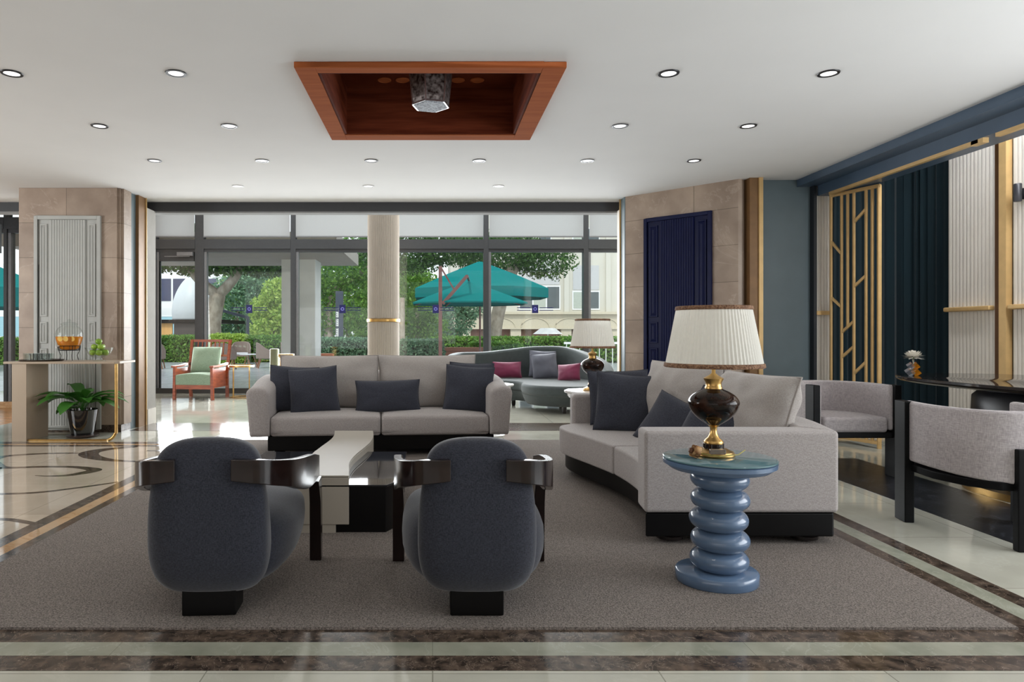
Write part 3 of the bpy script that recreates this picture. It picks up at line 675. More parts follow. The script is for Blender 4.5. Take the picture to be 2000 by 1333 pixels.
# ------------------------------------------------------------------ slate armchairs
def armchair(label, loc, rotz):
    t = thing('armchair', label, 'armchair', loc, rotz, 'slate armchairs')
    lv = [(.10, .10, -.30, -.18), (.112, .165, -.34, -.17), (.14, .205, -.37, -.17), (.19, .232, -.40, -.18), (.27, .247, -.418, -.2), (.38, .248, -.425, -.22), (.48, .242, -.425, -.24), (.57, .230, -.42, -.26), (.635, .220, -.415, -.265), (.675, .210, -.408, -.262), (.708, .190, -.397, -.262), (.734, .158, -.382, -.272), (.751, .11, -.365, -.288), (.759, .05, -.345, -.31)]
    lv = [l[:1]+(l[1],)+l[2:] for l in spline(lv, 3)]
    rs = []
    for z, hw, yb, yf in lv:
        cy = (yb+yf)/2; rs.append([(x, cy+y, z-.03*(1-(x/.25)**2 if False else 0)) for x, y in sup(hw, (yf-yb)/2, 40, 3.4)])
    obj('backrest', rings(B(), rs), mt_chairfab, t, angle=180)
    sec = [(-.31, .18, .13, .34), (-.29, .235, .112, .40), (-.22, .285, .10, .425), (-.1, .32, .11, .43), (.02, .33, .125, .43), (.14, .33, .155, .43), (.24, .322, .20, .425), (.33, .30, .26, .415), (.375, .26, .31, .40), (.39, .2, .335, .38)]
    rs = []
    for y, hw, zb, zt in spline(sec, 3):
        rs.append([(x, y, (zb+zt)/2+z) for x, z in sup(hw, (zt-zb)/2, 40, 2.9)])
    obj('seat', rings(B(), rs), mt_chairfab, t, angle=180)
    for s in (-1, 1):
        P = [(.115, -.418, .595, .683, .035), (.17, -.428, .59, .683, .035), (.225, -.415, .58, .68, .035), (.275, -.36, .56, .668, .035), (.315, -.25, .53, .65, .035), (.34, -.1, .485, .63, .035), (.352, .05, .455, .612, .036), (.358, .2, .445, .592, .037), (.36, .33, .43, .565, .038), (.36, .385, .42, .555, .038)]
        obj('arm', ribbon(B(), [(s*x, y, a, b, th) for x, y, a, b, th in spline(P, 4)]), mt_brownlac, t, bevel=.004, seg=2)
        bm = B(); rings(bm, [[(s*(.36+dx*w), .385-.085*k-(0 if e else 0)+yy, z) for dx, yy in ((-1, 0), (1, 0), (1, -.0), (-1, -.0))] for z, k, w, e in ()] or [[(s*.338, .26, .44), (s*.388, .26, .44), (s*.388, .400, .44), (s*.338, .400, .44)], [(s*.335, .315, .32), (s*.392, .315, .32), (s*.392, .398, .32), (s*.335, .398, .32)], [(s*.333, .335, .013), (s*.393, .335, .013), (s*.393, .395, .013), (s*.333, .395, .013)]])
        obj('front_leg', bm, mt_brownlac, t, bevel=.004, seg=2)
    obj('rear_foot', bx(-.112, .112, -.343, -.2, .013, .15), mt_blackmat, t, bevel=.006)
    return t
armchair('dark slate armchair seen from behind, nearer the left, with curved glossy arms', (-.955, 3.2, 0), math.radians(3))
armchair('dark slate armchair seen from behind, right of the coffee table, lit on its right side', (.186, 3.2, 0), 0)

# ------------------------------------------------------------------ coffee table
ct = thing('coffee_table', 'low coffee table of black gloss with a wavy beige bridge across it', 'coffee table', (-.7, 4.9, .012))
def LT(p): return [(x+.7, y-4.9) for x, y in p]
Rr = spline([(-.495, 4.04), (-.52, 4.25), (-.542, 4.45), (-.538, 4.7), (-.508, 5.0), (-.482, 5.3), (-.485, 5.6), (-.515, 5.89)], 4)
Ll = spline([(-.80, 4.04), (-.815, 4.3), (-.835, 4.6), (-.842, 4.8), (-.83, 5.05), (-.808, 5.4), (-.815, 5.65), (-.845, 5.89)], 4)
pl = LT(Rr+Ll[::-1])
obj('bridge', prism(B(), pl, .05, .328), mt_beige, ct, bevel=.004, seg=2)
obj('bridge_top', prism(B(), [(x*1.0, y) for x, y in pl], .331, .341), mt_beige, ct, bevel=.002, seg=2)
obj('bridge_foot', prism(B(), LT([(-.78, 4.045), (-.575, 4.045), (-.575, 5.8), (-.78, 5.8)]), 0, .05), mt_beige, ct)
obj('black_body', prism(B(), LT([(-1.25, 4.25), (-1.15, 4.06), (-.28, 4.06), (-.21, 4.2), (-.21, 5.15), (-1.25, 5.15)]), .0, .27), mt_blackmat, ct)
obj('black_top', prism(B(), LT([(-1.27, 4.24), (-1.16, 4.04), (-.27, 4.04), (-.195, 4.19), (-.195, 5.17), (-1.27, 5.17)]), .272, .286), M('black gloss glass', S(26, 27, 30), .03, spec=.8, noise_amt=.03), ct, bevel=.003, seg=2)

# ------------------------------------------------------------------ blue pebble side table, lamp and rose
st = thing('side_table', 'steel blue side table of five stacked pebbles with a round glass top', 'side table', (1.372, 3.27, .012))
bm = lathe(B(), [(.185, 0), (.19, .006), (.19, .05), (.183, .056)], 56); obj('base', place(bm, Matrix.Translation((-.012, .0, 0)) @ Matrix.Diagonal((1, .92, 1, 1))), mt_bluelac, st, angle=50)
for k in range(5):
    z = .056+.0475+k*.0965; dx = (0, .004, -.003, .004, .002)[k]
    prof = []
    for j in range(17):
        a = -PI/2+PI*j/16; prof.append((max(.02, .134*abs(math.cos(a))**.6), z+.056*math.sin(a)))
    obj('pebble', lathe(B(), prof, 48, (dx, 0), cap=False), mt_bluelac, st, angle=180)
obj('tabletop', lathe(B(), [(.13, .535), (.225, .538), (.24, .55), (.243, .556), (.255, .560), (.257, .578), (.25, .582)], 72), mt_bluelac, st, angle=35)
obj('glass_disc', lathe(B(), [(.252, .583), (.256, .585), (.256, .590), (.252, .592)], 72), mt_tglass, st, angle=35)
def table_lamp(label, loc, group):
    t = thing('table_lamp', label, 'table lamp', loc, 0, group)
    obj('base', lathe(B(), [(.094, 0), (.098, .006), (.098, .012), (.090, .018), (.090, .022), (.078, .026), (.062, .034)], 48), mt_gold, t, angle=50)
    obj('black_collar', lathe(B(), [(.046, .034), (.048, .036), (.048, .058), (.045, .060)], 36), mt_blackwood, t, angle=40)
    obj('stem', lathe(B(), [(.044, .060), (.046, .066), (.04, .075), (.026, .088), (.018, .105), (.015, .122), (.017, .136), (.024, .145), (.03, .150)], 36), mt_gold, t, angle=60)
    obj('urn', lathe(B(), spline([(.026, .148), (.045, .160), (.078, .185), (.103, .215), (.116, .248), (.115, .268), (.100, .290), (.075, .308), (.048, .320), (.040, .324)], 5), 56), mt_tort, t, angle=180)
    obj('neck', lathe(B(), [(.038, .322), (.040, .33), (.036, .336), (.036, .352), (.044, .368), (.046, .374), (.040, .378), (.020, .390), (.009, .400), (.009, .47)], 36), mt_gold, t, angle=50)
    sh = obj('lamp_shade', lathe(B(), [(.223, .437), (.172, .712)], cap=False, pleat=.018, npl=72), mt_shade, t, smooth=False)
    for r, z0, z1, nmz in ((.226, .428, .450, 'lower_braid'), (.174, .704, .724, 'upper_braid')):
        obj(nmz, lathe(B(), [(r, z0), (r+.004, z0+.004), (r+.001, z1-.002), (r-.003, z1), (r-.006, z0)], 72, cap=False), mt_braid, sh, angle=180)
    bm = B()
    for k in range(3): a = k*2*PI/3; bar(bm, (0, 0, .70), (.17*math.cos(a), .17*math.sin(a), .708), .004)
    bar(bm, (0, 0, .46), (0, 0, .70), .006); obj('harp', bm, mt_gold, t)
    return t
table_lamp('large table lamp, dark tortoiseshell urn and cream pleated shade, on the blue pebble table', (1.362, 3.31, .604), 'urn table lamps')
rose = thing('dried_rose', 'dried tan rose with a long stem lying on the blue side table', 'rose', (1.245, 3.235, .6365))
bm = B()
for k in range(11):
    a = k*2.4; r = .010+.0022*k; q = []
    for i in range(5):
        u = -1+2*i/4; q.append([((r*math.cos(a+u*.75)), (r*math.sin(a+u*.75)), z*(1-.02*k)) for z in (-.020, 0, .018+.004*math.cos(u*2))])
    rings(bm, q, cap=False, closed=False)
place(bm, Matrix.Rotation(math.radians(-70), 4, 'Y'))
rb = obj('petals', bm, M('dried petal', S(190, 152, 104), .7, col2=S(128, 84, 50), nscale=40, noise_amt=.2), rose, angle=180)
sm = rb.modifiers.new('thickness', 'SOLIDIFY'); sm.thickness = .0016
obj('stem', tube(B(), [(.01, 0, -.006), (.06, -.022, -.014), (.08, -.082, -.009), (.18, -.055, -.006), (.235, .0, .006)], .0028, 8), M('dry stem', S(160, 150, 80), .6, noise_amt=.2), rose)
obj('bud', place(lathe(B(), [(.001, 0), (.012, .006), (.016, .016), (.008, .026)], 14), Matrix.Translation((-.008, -.004, 0)) @ Matrix.Rotation(math.radians(-70), 4, 'Y')), M('rose hip brown', S(96, 60, 36), .6, noise_amt=.2), rose)
bx_ = thing('clear_box', 'small clear glass block on the lamp foot of the blue side table', 'glass block', (1.335, 3.2, .617))
obj('block', bx(-.036, .036, -.012, .012, .012, .036), M('smoky clear glass', S(150, 140, 130), .05, trans=.6, noise_amt=.02), bx_, bevel=.004)

# ------------------------------------------------------------------ second lamp on white table behind, second white table
def white_table(label, loc):
    t = thing('marble_table', label, 'side table', loc, 0, 'white marble side tables')
    k = 96; pr = []
    rs = []
    for z, d in ((.572, -.03), (.58, -.006), (.592, 0), (.602, -.004)):
        rs.append([((.28+d+.008*math.cos(8*2*PI*i/k))*math.cos(2*PI*i/k), (.28+d+.008*math.cos(8*2*PI*i/k))*math.sin(2*PI*i/k), z) for i in range(k)])
    obj('tabletop', rings(B(), rs), mt_white, t, angle=50)
    obj('apron', lathe(B(), [(.235, .53), (.25, .55), (.25, .573)], 48, cap=False), mt_white, t)
    obj('pedestal', lathe(B(), spline([(.16, .02), (.10, .05), (.04, .12), (.05, .25), (.035, .4), (.09, .53)], 4), 32), mt_white, t)
    obj('base', lathe(B(), [(.18, .0), (.18, .015), (.16, .022)], 32), mt_white, t)
    return t
white_table('white marble side table carrying the smaller looking lamp behind the curved sofa', (1.62, 6.92, .012))
white_table('white marble side table tip showing behind the right arm of the centre sofa', (.66, 7.95, 0))
table_lamp('table lamp of the same kind farther back, on a white marble table by the windows', (1.62, 6.92, .615), 'urn table lamps')

# ------------------------------------------------------------------ grey curved sofa by the windows
gs = thing('lounge_sofa', 'dark grey curved velvet sofa with rounded chaise by the windows', 'sofa', (1.8, 11, 0))
def LG(p): return [(x-1.8, y-11) for x, y in p]
sp_ = spline([(.35, 11.75), (.5, 11.35), (.9, 11.15), (1.2, 11.1), (1.4, 10.85), (1.37, 10.45), (1.5, 10.08), (1.85, 9.84), (2.3, 9.86), (2.6, 10.2), (2.72, 10.8), (2.6, 11.5), (2.1, 11.9)], 5)+[(1.0, 12.0), (.5, 11.95)]
obj('seat', prism(B(), LG(sp_), .26, .42), mt_velvet, gs, bevel=.05, seg=4)
cxm, cym = 1.9, 11.0
rs = []
for z, k in ((.10, .80), (.13, .86), (.2, .93), (.262, .965)): rs.append([(cxm+(x-cxm)*k-1.8, cym+(y-cym)*k-11+.0, z) for x, y in sp_])
obj('seat_base', rings(B(), rs), mt_velvet, gs, angle=40)
bk = spline([(.28, 11.55, .2, .80, .16), (.45, 11.88, .2, .85, .2), (.9, 12.02, .2, .86, .22), (1.3, 12.08, .2, .90, .22), (1.8, 12.1, .2, .955, .22), (2.3, 11.95, .2, .95, .22), (2.62, 11.5, .2, .84, .22), (2.74, 10.9, .2, .72, .2), (2.72, 10.5, .2, .60, .16)], 5)
obj('back', place(ribbon(B(), bk), Matrix.Translation((-1.8, -11, 0))), mt_velvet, gs, bevel=.05, seg=4)
for x, y in ((1.95, 10.1), (1.33, 11.22), (.55, 11.6), (2.5, 10.7), (2.2, 11.7)): obj('foot', lathe(B(), [(.025, 0), (.032, .03), (.036, .11)], 16, (x-1.8, y-11)), mt_blackwood, gs)
pillow('throw_pillow', 'plum velvet oblong pillow at the left of the grey window sofa', 'pillow', (1.28, 11.72, .56), .50, .28, .13, 5, -14, 0, mt_plum, 31)
pillow('throw_pillow', 'slate grey pillow behind another on the grey window sofa', 'pillow', (1.90, 11.82, .66), .46, .46, .14, 0, -12, 3, mt_slate, 32)
pillow('throw_pillow', 'shiny slate grey pillow in the middle of the grey window sofa', 'pillow', (1.90, 11.58, .63), .44, .44, .15, 0, -16, -4, mt_slate, 33)
pillow('throw_pillow', 'plum velvet pillow standing at an angle at the right of the grey window sofa', 'pillow', (2.22, 11.12, .55), .40, .28, .14, -38, -14, -6, mt_plum, 34)

# ------------------------------------------------------------------ green wooden armchair and brass table by the door
mt_chwood = M('red brown oiled wood', S(160, 80, 48), .35, col2=S(126, 56, 32), nscale=5, stretch=(1, 1, 6))
mt_greenfab = weave('sage green ribbed cloth', S(118, 138, 118), S(150, 168, 146), 300)
gc = thing('wooden_armchair', 'red brown wooden armchair with sage green cushions beside the glass door', 'armchair', (-4.22, 12.45, 0), math.radians(-6))
gc.scale = (.93, .93, .96)
for s in (-1, 1):
    obj('front_leg', bar(B(), (s*.38, -.34, 0), (s*.37, -.34, .62), .05, .06), mt_chwood, gc, smooth=False)
    obj('rear_leg', bar(bar(B(), (s*.38, .36, 0), (s*.39, .32, .45), .05, .06), (s*.39, .32, .45), (s*.40, .46, 1.10), .05, .05), mt_chwood, gc, smooth=False)
    obj('arm_rest', ribbon(B(), [(s*.38, -.40, .60, .635, .08), (s*.39, -.1, .60, .635, .08), (s*.40, .2, .62, .66, .07), (s*.40, .36, .64, .68, .06)]), mt_chwood, gc, bevel=.006)
    obj('side_panel', bx(min(s*.365, s*.39), max(s*.365, s*.39), -.32, .30, .22, .58), mt_chwood, gc)
obj('front_rail', bx(-.36, .36, -.36, -.32, .20, .28), mt_chwood, gc, smooth=False)
bm = B(); bar(bm, (-.43, .465, 1.09), (.43, .465, 1.09), .035, .05); bar(bm, (-.40, .40, .80), (.40, .40, .80), .03, .04)
obj('top_rail', bm, mt_chwood, gc, smooth=False)
for k in range(7): obj('back_spindle', bar(B(), (-.27+.09*k, .405, .80), (-.27+.09*k, .463, 1.08), .02), mt_chwood, gc, smooth=False)
bm = bx(-.36, .36, -.37, .28, .27, .46); bmesh.ops.subdivide_edges(bm, edges=bm.edges, cuts=4, use_grid_fill=True)
for v in bm.verts:
    if v.co.z > .45: v.co.z += .035*(1-(v.co.x/.37)**2)
obj('seat_cushion', bm, mt_greenfab, gc, bevel=.03)
obj('back_cushion', place(pillow_bm(.60, .52, .16, 41, .01, 14, .01, 4), Matrix.Translation((-.01, .24, .72)) @ Matrix.Rotation(math.radians(-15), 4, 'X')), mt_greenfab, gc, sub=1, angle=180)
bt = thing('brass_table', 'slender round brass table between the green armchair and the centre sofa', 'side table', (-3.53, 12.6, 0))
obj('tabletop', lathe(B(), [(.23, .565), (.235, .57), (.235, .60), (.225, .602), (.222, .592)], 48), mt_gold, bt, angle=40)
for k in range(4):
    a = PI/4+k*PI/2+.25; obj('leg', tube(B(), [(.2*math.cos(a), .2*math.sin(a), 0), (.2*math.cos(a), .2*math.sin(a), .57)], .009, 8), mt_gold, bt)
obj('foot_ring', tube(B(), [(.2*math.cos(k*PI/16), .2*math.sin(k*PI/16), .012) for k in range(32)], .008, 8, closed=True), mt_gold, bt)
bd = thing('brass_drum', 'brass drum table behind the left end of the centre sofa', 'side table', (-2.34, 10.9, 0))
obj('drum', lathe(B(), [(.10, 0), (.10, .80), (.13, .83), (.13, .86)], 40), mt_gold, bd, angle=40)
bn = thing('litter_bin', 'greenish grey metal cylinder standing left of the brass drum table', 'bin', (-2.78, 12.0, 0))
obj('cylinder', lathe(B(), [(.075, 0), (.08, .01), (.08, .90), (.07, .915)], 32), M('olive grey metal', S(120, 122, 96), .4, .4, noise_amt=.05), bn, angle=40)

# ------------------------------------------------------------------ console table with plant and drinks
co = thing('console_table', 'beige console table with slab leg and brass loop leg before the pillar', 'console table', (-4.05, 7.72, 0))
def LC(p): return [(x+4.05, y-7.72) for x, y in p]
obj('top', prism(B(), LC([(-4.72, 7.5), (-3.50, 7.5), (-3.455, 7.54), (-3.47, 7.97), (-4.72, 7.97)]), .855, .88), mt_champ, co, bevel=.004)
obj('slab_leg', prism(B(), LC([(-4.63, 7.51), (-4.47, 7.51), (-4.47, 7.94), (-4.63, 7.94)]), .0, .855), mt_champ, co, bevel=.003)
obj('floor_rail', bx(-.42, .45, -.19, -.145, .0, .02), mt_gold, co)
pth = [(.46, -.16, .012), (.50, -.16, .03), (.535, -.16, .08), (.545, -.16, .16), (.545, -.16, .855)]
obj('loop_leg', ribbon(B(), []) if False else tube(B(), spline(pth, 5), .017, 12), mt_gold, co)
pp = thing('potted_plant', 'leafy green plant in a glossy black pot under the console table', 'potted plant', (-4.03, 7.86, 0))
obj('pot', lathe(B(), [(.12, .03), (.135, .1), (.165, .30), (.168, .315), (.158, .318), (.155, .29)], 40, cap=False), M('black glazed pot', S(14, 14, 16), .08, coat=1, noise_amt=.1), pp, angle=50)
obj('saucer', lathe(B(), [(.13, .0), (.17, .012), (.175, .025), (.13, .03)], 40), M('dark saucer', S(60, 46, 42), .3, noise_amt=.1), pp)
obj('soil', lathe(B(), [(.156, .28), (.10, .292)], 30), M('potting soil', S(50, 38, 30), .95, noise_amt=.3, nscale=40), pp)
random.seed(3)
mt_leafp = leaf_mat('broad plant leaf', S(34, 92, 34), S(96, 158, 56), .2)
for k in range(30):
    a = k*2.4+random.uniform(-.2, .2); ln = random.uniform(.27, .42); el = random.uniform(.6, 1.5); w = random.uniform(.055, .085)
    bm = B(); rs = []; p = Vector((0, 0, .29)); el0 = el
    for i in range(9):
        u = i/8; d = Vector((math.cos(a)*math.cos(el0), math.sin(a)*math.cos(el0), math.sin(el0))); ww = w*math.sin(min(1, max(0, (u-.25)/.75))*PI)**.7 if u > .28 else .003
        sd = Vector((-math.sin(a), math.cos(a), 0))*max(ww, .003)
        p2 = p.copy(); p2.y = min(p2.y, .24)
        rs.append([tuple(p2+sd), tuple(p2-Vector((0, 0, .25*ww))), tuple(p2-sd)])
        p = p+d*ln/8*1.5; el0 -= .24
    rings(bm, rs, cap=False, closed=False); obj('leaf', bm, mt_leafp, pp, angle=180)
bd2 = thing('drink_dispenser', 'round glass dispenser with orange drink and citrus slices on the console', 'drink dispenser', (-4.12, 7.74, .88))
mt_clear = glass_mat('clear drinkware glass', (.93, .95, .94, 1), 1.5)
mt_wire = M('black wire', S(20, 20, 22), .4, .4, noise_amt=.1)
obj('jar', lathe(B(), spline([(.08, .125), (.10, .14), (.125, .20), (.143, .27), (.138, .33), (.11, .375), (.08, .395), (.085, .41)], 4), 40, cap=False), mt_clear, bd2, angle=180)
mt_juice = M('orange drink', S(214, 128, 34), .08, noise_amt=.1, nscale=8)
obj('drink', lathe(B(), [(.079, .128), (.098, .142), (.122, .20), (.136, .25), (.139, .275)], 40), mt_juice, bd2, angle=60)
obj('lid', lathe(B(), [(.086, .41), (.09, .418), (.06, .435), (.02, .44), (.022, .455), (.012, .47), (.002, .475)], 32), mt_clear, bd2)
for x, y in ((-.03, -.132), (.085, -.10), (.03, -.13)): obj('citrus_slice', place(lathe(B(), [(.001, 0), (.028, 0), (.03, .003), (.028, .006)], 24), Matrix.Translation((x, y, .25)) @ Matrix.Rotation(PI/2+.2, 4, 'X')), M('citrus slice', S(236, 190, 96), .5, noise_amt=.1), bd2)
bm = B(); tube(bm, [(.11*math.cos(k*PI/12), .11*math.sin(k*PI/12), .12) for k in range(24)], .004, 6, closed=True); tube(bm, [(.115*math.cos(k*PI/12), .115*math.sin(k*PI/12), .17) for k in range(24)], .004, 6, closed=True)
for k in range(4):
    a = PI/4+k*PI/2; tube(bm, [(.115*math.cos(a), .115*math.sin(a), .17), (.11*math.cos(a), .11*math.sin(a), .12), (.085*math.cos(a), .085*math.sin(a), .06), (.10*math.cos(a), .10*math.sin(a), .004)], .0035, 6)
for k in range(12): a = k*PI/6; tube(bm, [(.115*math.cos(a), .115*math.sin(a), .17), (.11*math.cos(a), .11*math.sin(a), .12)], .0025, 5)
obj('wire_stand', bm, mt_wire, bd2)
obj('tap', tube(B(), [(-.05, -.125, .17), (-.055, -.165, .17), (-.055, -.17, .145)], .008, 8), mt_white, bd2)
bw = thing('fruit_bowl', 'clear footed glass bowl at the right end of the console table', 'bowl', (-3.77, 7.72, .88))
obj('bowl', lathe(B(), [(.07, .0), (.065, .006), (.03, .015), (.03, .03), (.09, .05), (.125, .09), (.15, .15), (.147, .15), (.12, .092), (.08, .056), (.001, .05)], 40, cap=False), mt_clear, bw, angle=60)
mt_apple = M('green apple skin', S(150, 180, 62), .25, col2=S(110, 152, 44), nscale=8)
ap0 = thing('apple', 'x', 'apple', (0, 0, 0), 0, 'green apples in the glass bowl')
obj('fruit', lathe(B(), [(.002, -.026), (.012, -.031), (.028, -.024), (.036, 0), (.033, .018), (.018, .029), (.006, .025), (.001, .02)], 24, cap=False), mt_apple, ap0, angle=180)
obj('stalk', tube(B(), [(0, 0, .02), (.003, 0, .04)], .0015, 5), M('stalk', S(80, 60, 30), .7, noise_amt=.1), ap0)
aps = [(-.05, -.05, .1), (.03, -.07, .1), (.075, -.01, .1), (.01, .02, .1), (-.07, .03, .1), (.03, .075, .1), (-.045, -.02, .163), (.03, -.03, .165), (.01, .04, .163), (-.005, .0, .215)]
aps = aps[:9]+[(-.004, -.005, .223)]
for i, (x, y, z) in enumerate(aps):
    o = ap0 if i == 0 else dup(ap0); o.location = (-3.77+x, 7.72+y, .88+z-.005); o.rotation_euler = (.3*math.sin(i*2), .3*math.cos(i), i)
    o['label'] = ('green apple in the lowest layer of the glass bowl' if i < 6 else 'green apple in the middle layer of the glass bowl') if i < 9 else 'green apple topmost of the heap in the glass bowl'
tr = thing('serving_tray', 'thin dark tray under the drinking glasses on the console table', 'tray', (-4.42, 7.72, .88))
obj('tray_plate', lathe(B(), [(.15, .0), (.215, .003), (.23, .014), (.228, .016), (.21, .007), (.02, .006)], 48), M('dark tray', S(70, 58, 50), .3, .3, noise_amt=.05), tr)
g0 = tag(obj('drinking_glass', lathe(B(), [(.001, .003), (.026, .003), (.027, 0), (.029, .0), (.033, .078), (.031, .078), (.026, .006)], 20, cap=False), mt_clear, angle=50), 'clear drinking glass standing on the dark tray on the console table', 'glass', 'drinking glasses on the tray')
first = True
for x, y in ((-.165, -.02), (-.10, -.10), (-.095, -.02), (-.025, -.13), (-.025, -.05), (.045, -.12), (.045, -.04), (.115, -.10), (.115, -.02), (-.03, .05), (.05, .05), (-.10, .06)):
    o = g0 if first else g0.copy()
    if not first: C.objects.link(o)
    first = False; o.location = (-4.42+x, 7.72+y, .888)
    o['label'] = 'leftmost clear drinking glass on the dark tray' if x < -.15 else 'rightmost glass of the front row on the dark tray' if (x > .11 and y < -.05) else 'clear drinking glass in the front row on the dark tray' if y < -.07 else 'clear drinking glass in the back row on the dark tray' if y > .03 else 'clear drinking glass in the middle row on the dark tray'

# ------------------------------------------------------------------ dining corner
def dining_chair(label, loc, rotz):
    """front (open side) towards -y; two wide front posts, one rear leg"""
    t = thing('barrel_chair', label, 'chair', loc, rotz, 'tweed barrel chairs at the black table')
    for s in (-1, 1): obj('front_post', prism(B(), [(s*.335-.028, -.30), (s*.335+.028, -.30), (s*.335+.028, -.17), (s*.335-.028, -.17)], .0, .765), mt_blackwd2, t, bevel=.006, seg=2)
    obj('rear_leg', prism(B(), [(-.06, .325), (.06, .325), (.06, .375), (-.06, .375)], 0, .56), mt_blackwd2, t, bevel=.006, seg=2)
    arc = [(-.305, -.27), (-.31, -.12), (-.295, .04), (-.23, .20), (-.12, .295), (0, .32), (.12, .295), (.23, .20), (.295, .04), (.31, -.12), (.305, -.27)]
    P = spline([(x, y, .36+.03*(abs(x)/.31)**2, .765-.0*abs(x), .055) for x, y in arc], 5)
    obj('backrest', ribbon(B(), P), mt_greyfab2, t, bevel=.018, seg=3)
    seat = [(-.27, -.28), (.27, -.28), (.275, .02), (.2, .20), (.1, .275), (-.1, .275), (-.2, .20), (-.275, .02)]
    obj('seat', prism(B(), seat, .37, .50), mt_greyfab2, t, bevel=.03, seg=4)
    fr = [(-.33, -.27), (.33, -.27), (.32, .05), (.24, .24), (.12, .335), (-.12, .335), (-.24, .24), (-.32, .05)]
    obj('seat_frame', prism(B(), fr, .325, .372), mt_blackwd2, t, bevel=.008, seg=2)
    return t
mt_blackwd2 = M('black stained wood', S(15, 15, 16), .5, spec=.15, noise_amt=.15, nscale=6, stretch=(1, 1, 8))
dining_chair('grey tweed barrel chair on the far side, its open front facing the carpet', (3.50, 5.92, 0), 0)
dining_chair('grey tweed barrel chair seen from behind near the right edge', (3.31, 4.08, 0), math.radians(171))
dt = thing('dining_table', 'long black rounded table on a drum base at the right', 'table', (4.45, 5.0, 0))
pl = [(x, y) for x, y in sup(.68, 1.02, 80, 2.7)]
rs = [[(x*k, y*k, z) for x, y in pl] for z, k in ((.795, .93), (.81, .985), (.822, 1), (.838, 1), (.842, .995))]
obj('tabletop', rings(B(), rs), M('dark stone top', S(38, 32, 30), .08, spec=.6, noise_amt=.3, nscale=4), dt, angle=40)
obj('drum_base', rings(B(), [[(x*k, y*k*1.0, z) for x, y in sup(.36, .44, 60, 2.2)] for z, k in ((.05, .82), (.2, .9), (.5, 1), (.72, .98), (.797, .8))]), M('charcoal drum', S(34, 34, 38), .35, noise_amt=.1, nscale=4), dt, angle=60)
obj('brass_plinth', rings(B(), [[(x, y, z) for x, y in sup(.40, .50, 60, 2.2)] for z in (.002, .05)]), mt_gold, dt, angle=40)
vs = thing('bud_vase', 'small vase of clear and amber glass cubes on the black table', 'vase', (3.985, 5.66, .842))
mt_amber = M('amber glass', S(250, 165, 20), .04, trans=.75, noise_amt=.05); mt_ccube = M('clear cube glass', S(235, 235, 240), .03, trans=.92, noise_amt=.02)
mt_amber.node_tree.nodes['Principled BSDF'].inputs['Coat Weight'].default_value = .5
for x, z, m_, r in ((-.028, .032, mt_ccube, .04), (.022, .032, mt_amber, .04), (-.022, .082, mt_ccube, .033), (.020, .082, mt_amber, .033)):
    obj('glass_cube', place(bx(-r/1.6, r/1.6, -r/1.6, r/1.6, -r/1.6, r/1.6), Matrix.Translation((x, 0, z)) @ Matrix.Rotation(PI/4, 4, 'Y') @ Matrix.Rotation(.5, 4, 'X')), m_, vs, smooth=False)
obj('neck', lathe(B(), [(.006, .10), (.006, .125), (.010, .135)], 12), mt_ccube, vs)
fl = thing('flower', 'white many petalled flower standing in the cube vase', 'flower', (3.985, 5.66, .962))
random.seed(5); bm = B()
for k in range(190):
    a = random.uniform(0, 2*PI); e = random.uniform(-.35, 1.45); L = random.uniform(.05, .075); b0 = Vector((0, 0, .035))
    d = Vector((math.cos(a)*math.cos(e)*1.1, math.sin(a)*math.cos(e)*1.1, math.sin(e)*.8)); s = Vector((-math.sin(a), math.cos(a), 0))
    rings(bm, [[tuple(b0+d*L*.3-s*.002), tuple(b0+d*L*.3+s*.002)], [tuple(b0+d*L*.8-s*.008), tuple(b0+d*L*.8+s*.008)], [tuple(b0+d*L*1.05-s*.002), tuple(b0+d*L*1.05+s*.002)]], cap=False, closed=False)
obj('petals', bm, cloth_tr('white petal', S(246, 242, 232), .3), fl, smooth=False)
obj('stem', tube(B(), [(0, 0, -.1), (0, 0, .04)], .002, 6), M('pale stem', S(120, 140, 80), .6, noise_amt=.1), fl)
# ------------------------------------------------------------------ outside
mt_pave = marble('grey terrace paving', S(176, 180, 186), S(196, 200, 204), .22, 1.5, (.9, .9), .02, mort=.006)
struct('ground', bx(-60, 60, 14.0, 90, -.14, -.02), mt_pave)
mt_conc = M('pale exterior concrete', S(228, 226, 222), .7, noise_amt=.04, nscale=3)
struct('exterior_soffit', bx(-9, -2.0, 14.2, 18.4, 3.0, 3.3), M('taupe exterior fascia', S(172, 162, 152), .7, noise_amt=.04, nscale=3))
ec = thing('exterior_pillar', 'pale square concrete pillar outside the windows', 'pillar', (-3.3, 17.2, -.02))
obj('shaft', bx(-.42, .42, -.42, .42, .02, 3.4), mt_conc, ec, bevel=.02)
mt_leaf = [leaf_mat('dark tree leaf', S(34, 66, 30), S(84, 122, 50)), leaf_mat('mid tree leaf', S(60, 112, 44), S(134, 178, 76)), leaf_mat('light tree leaf', S(120, 160, 60), S(196, 216, 110)), leaf_mat('bluish leaf', S(64, 108, 84), S(140, 178, 140))]
mt_bark = M('grey brown bark', S(172, 162, 148), .9, col2=S(138, 126, 112), nscale=5, stretch=(1, 1, .6), bump=.6, bscale=12)
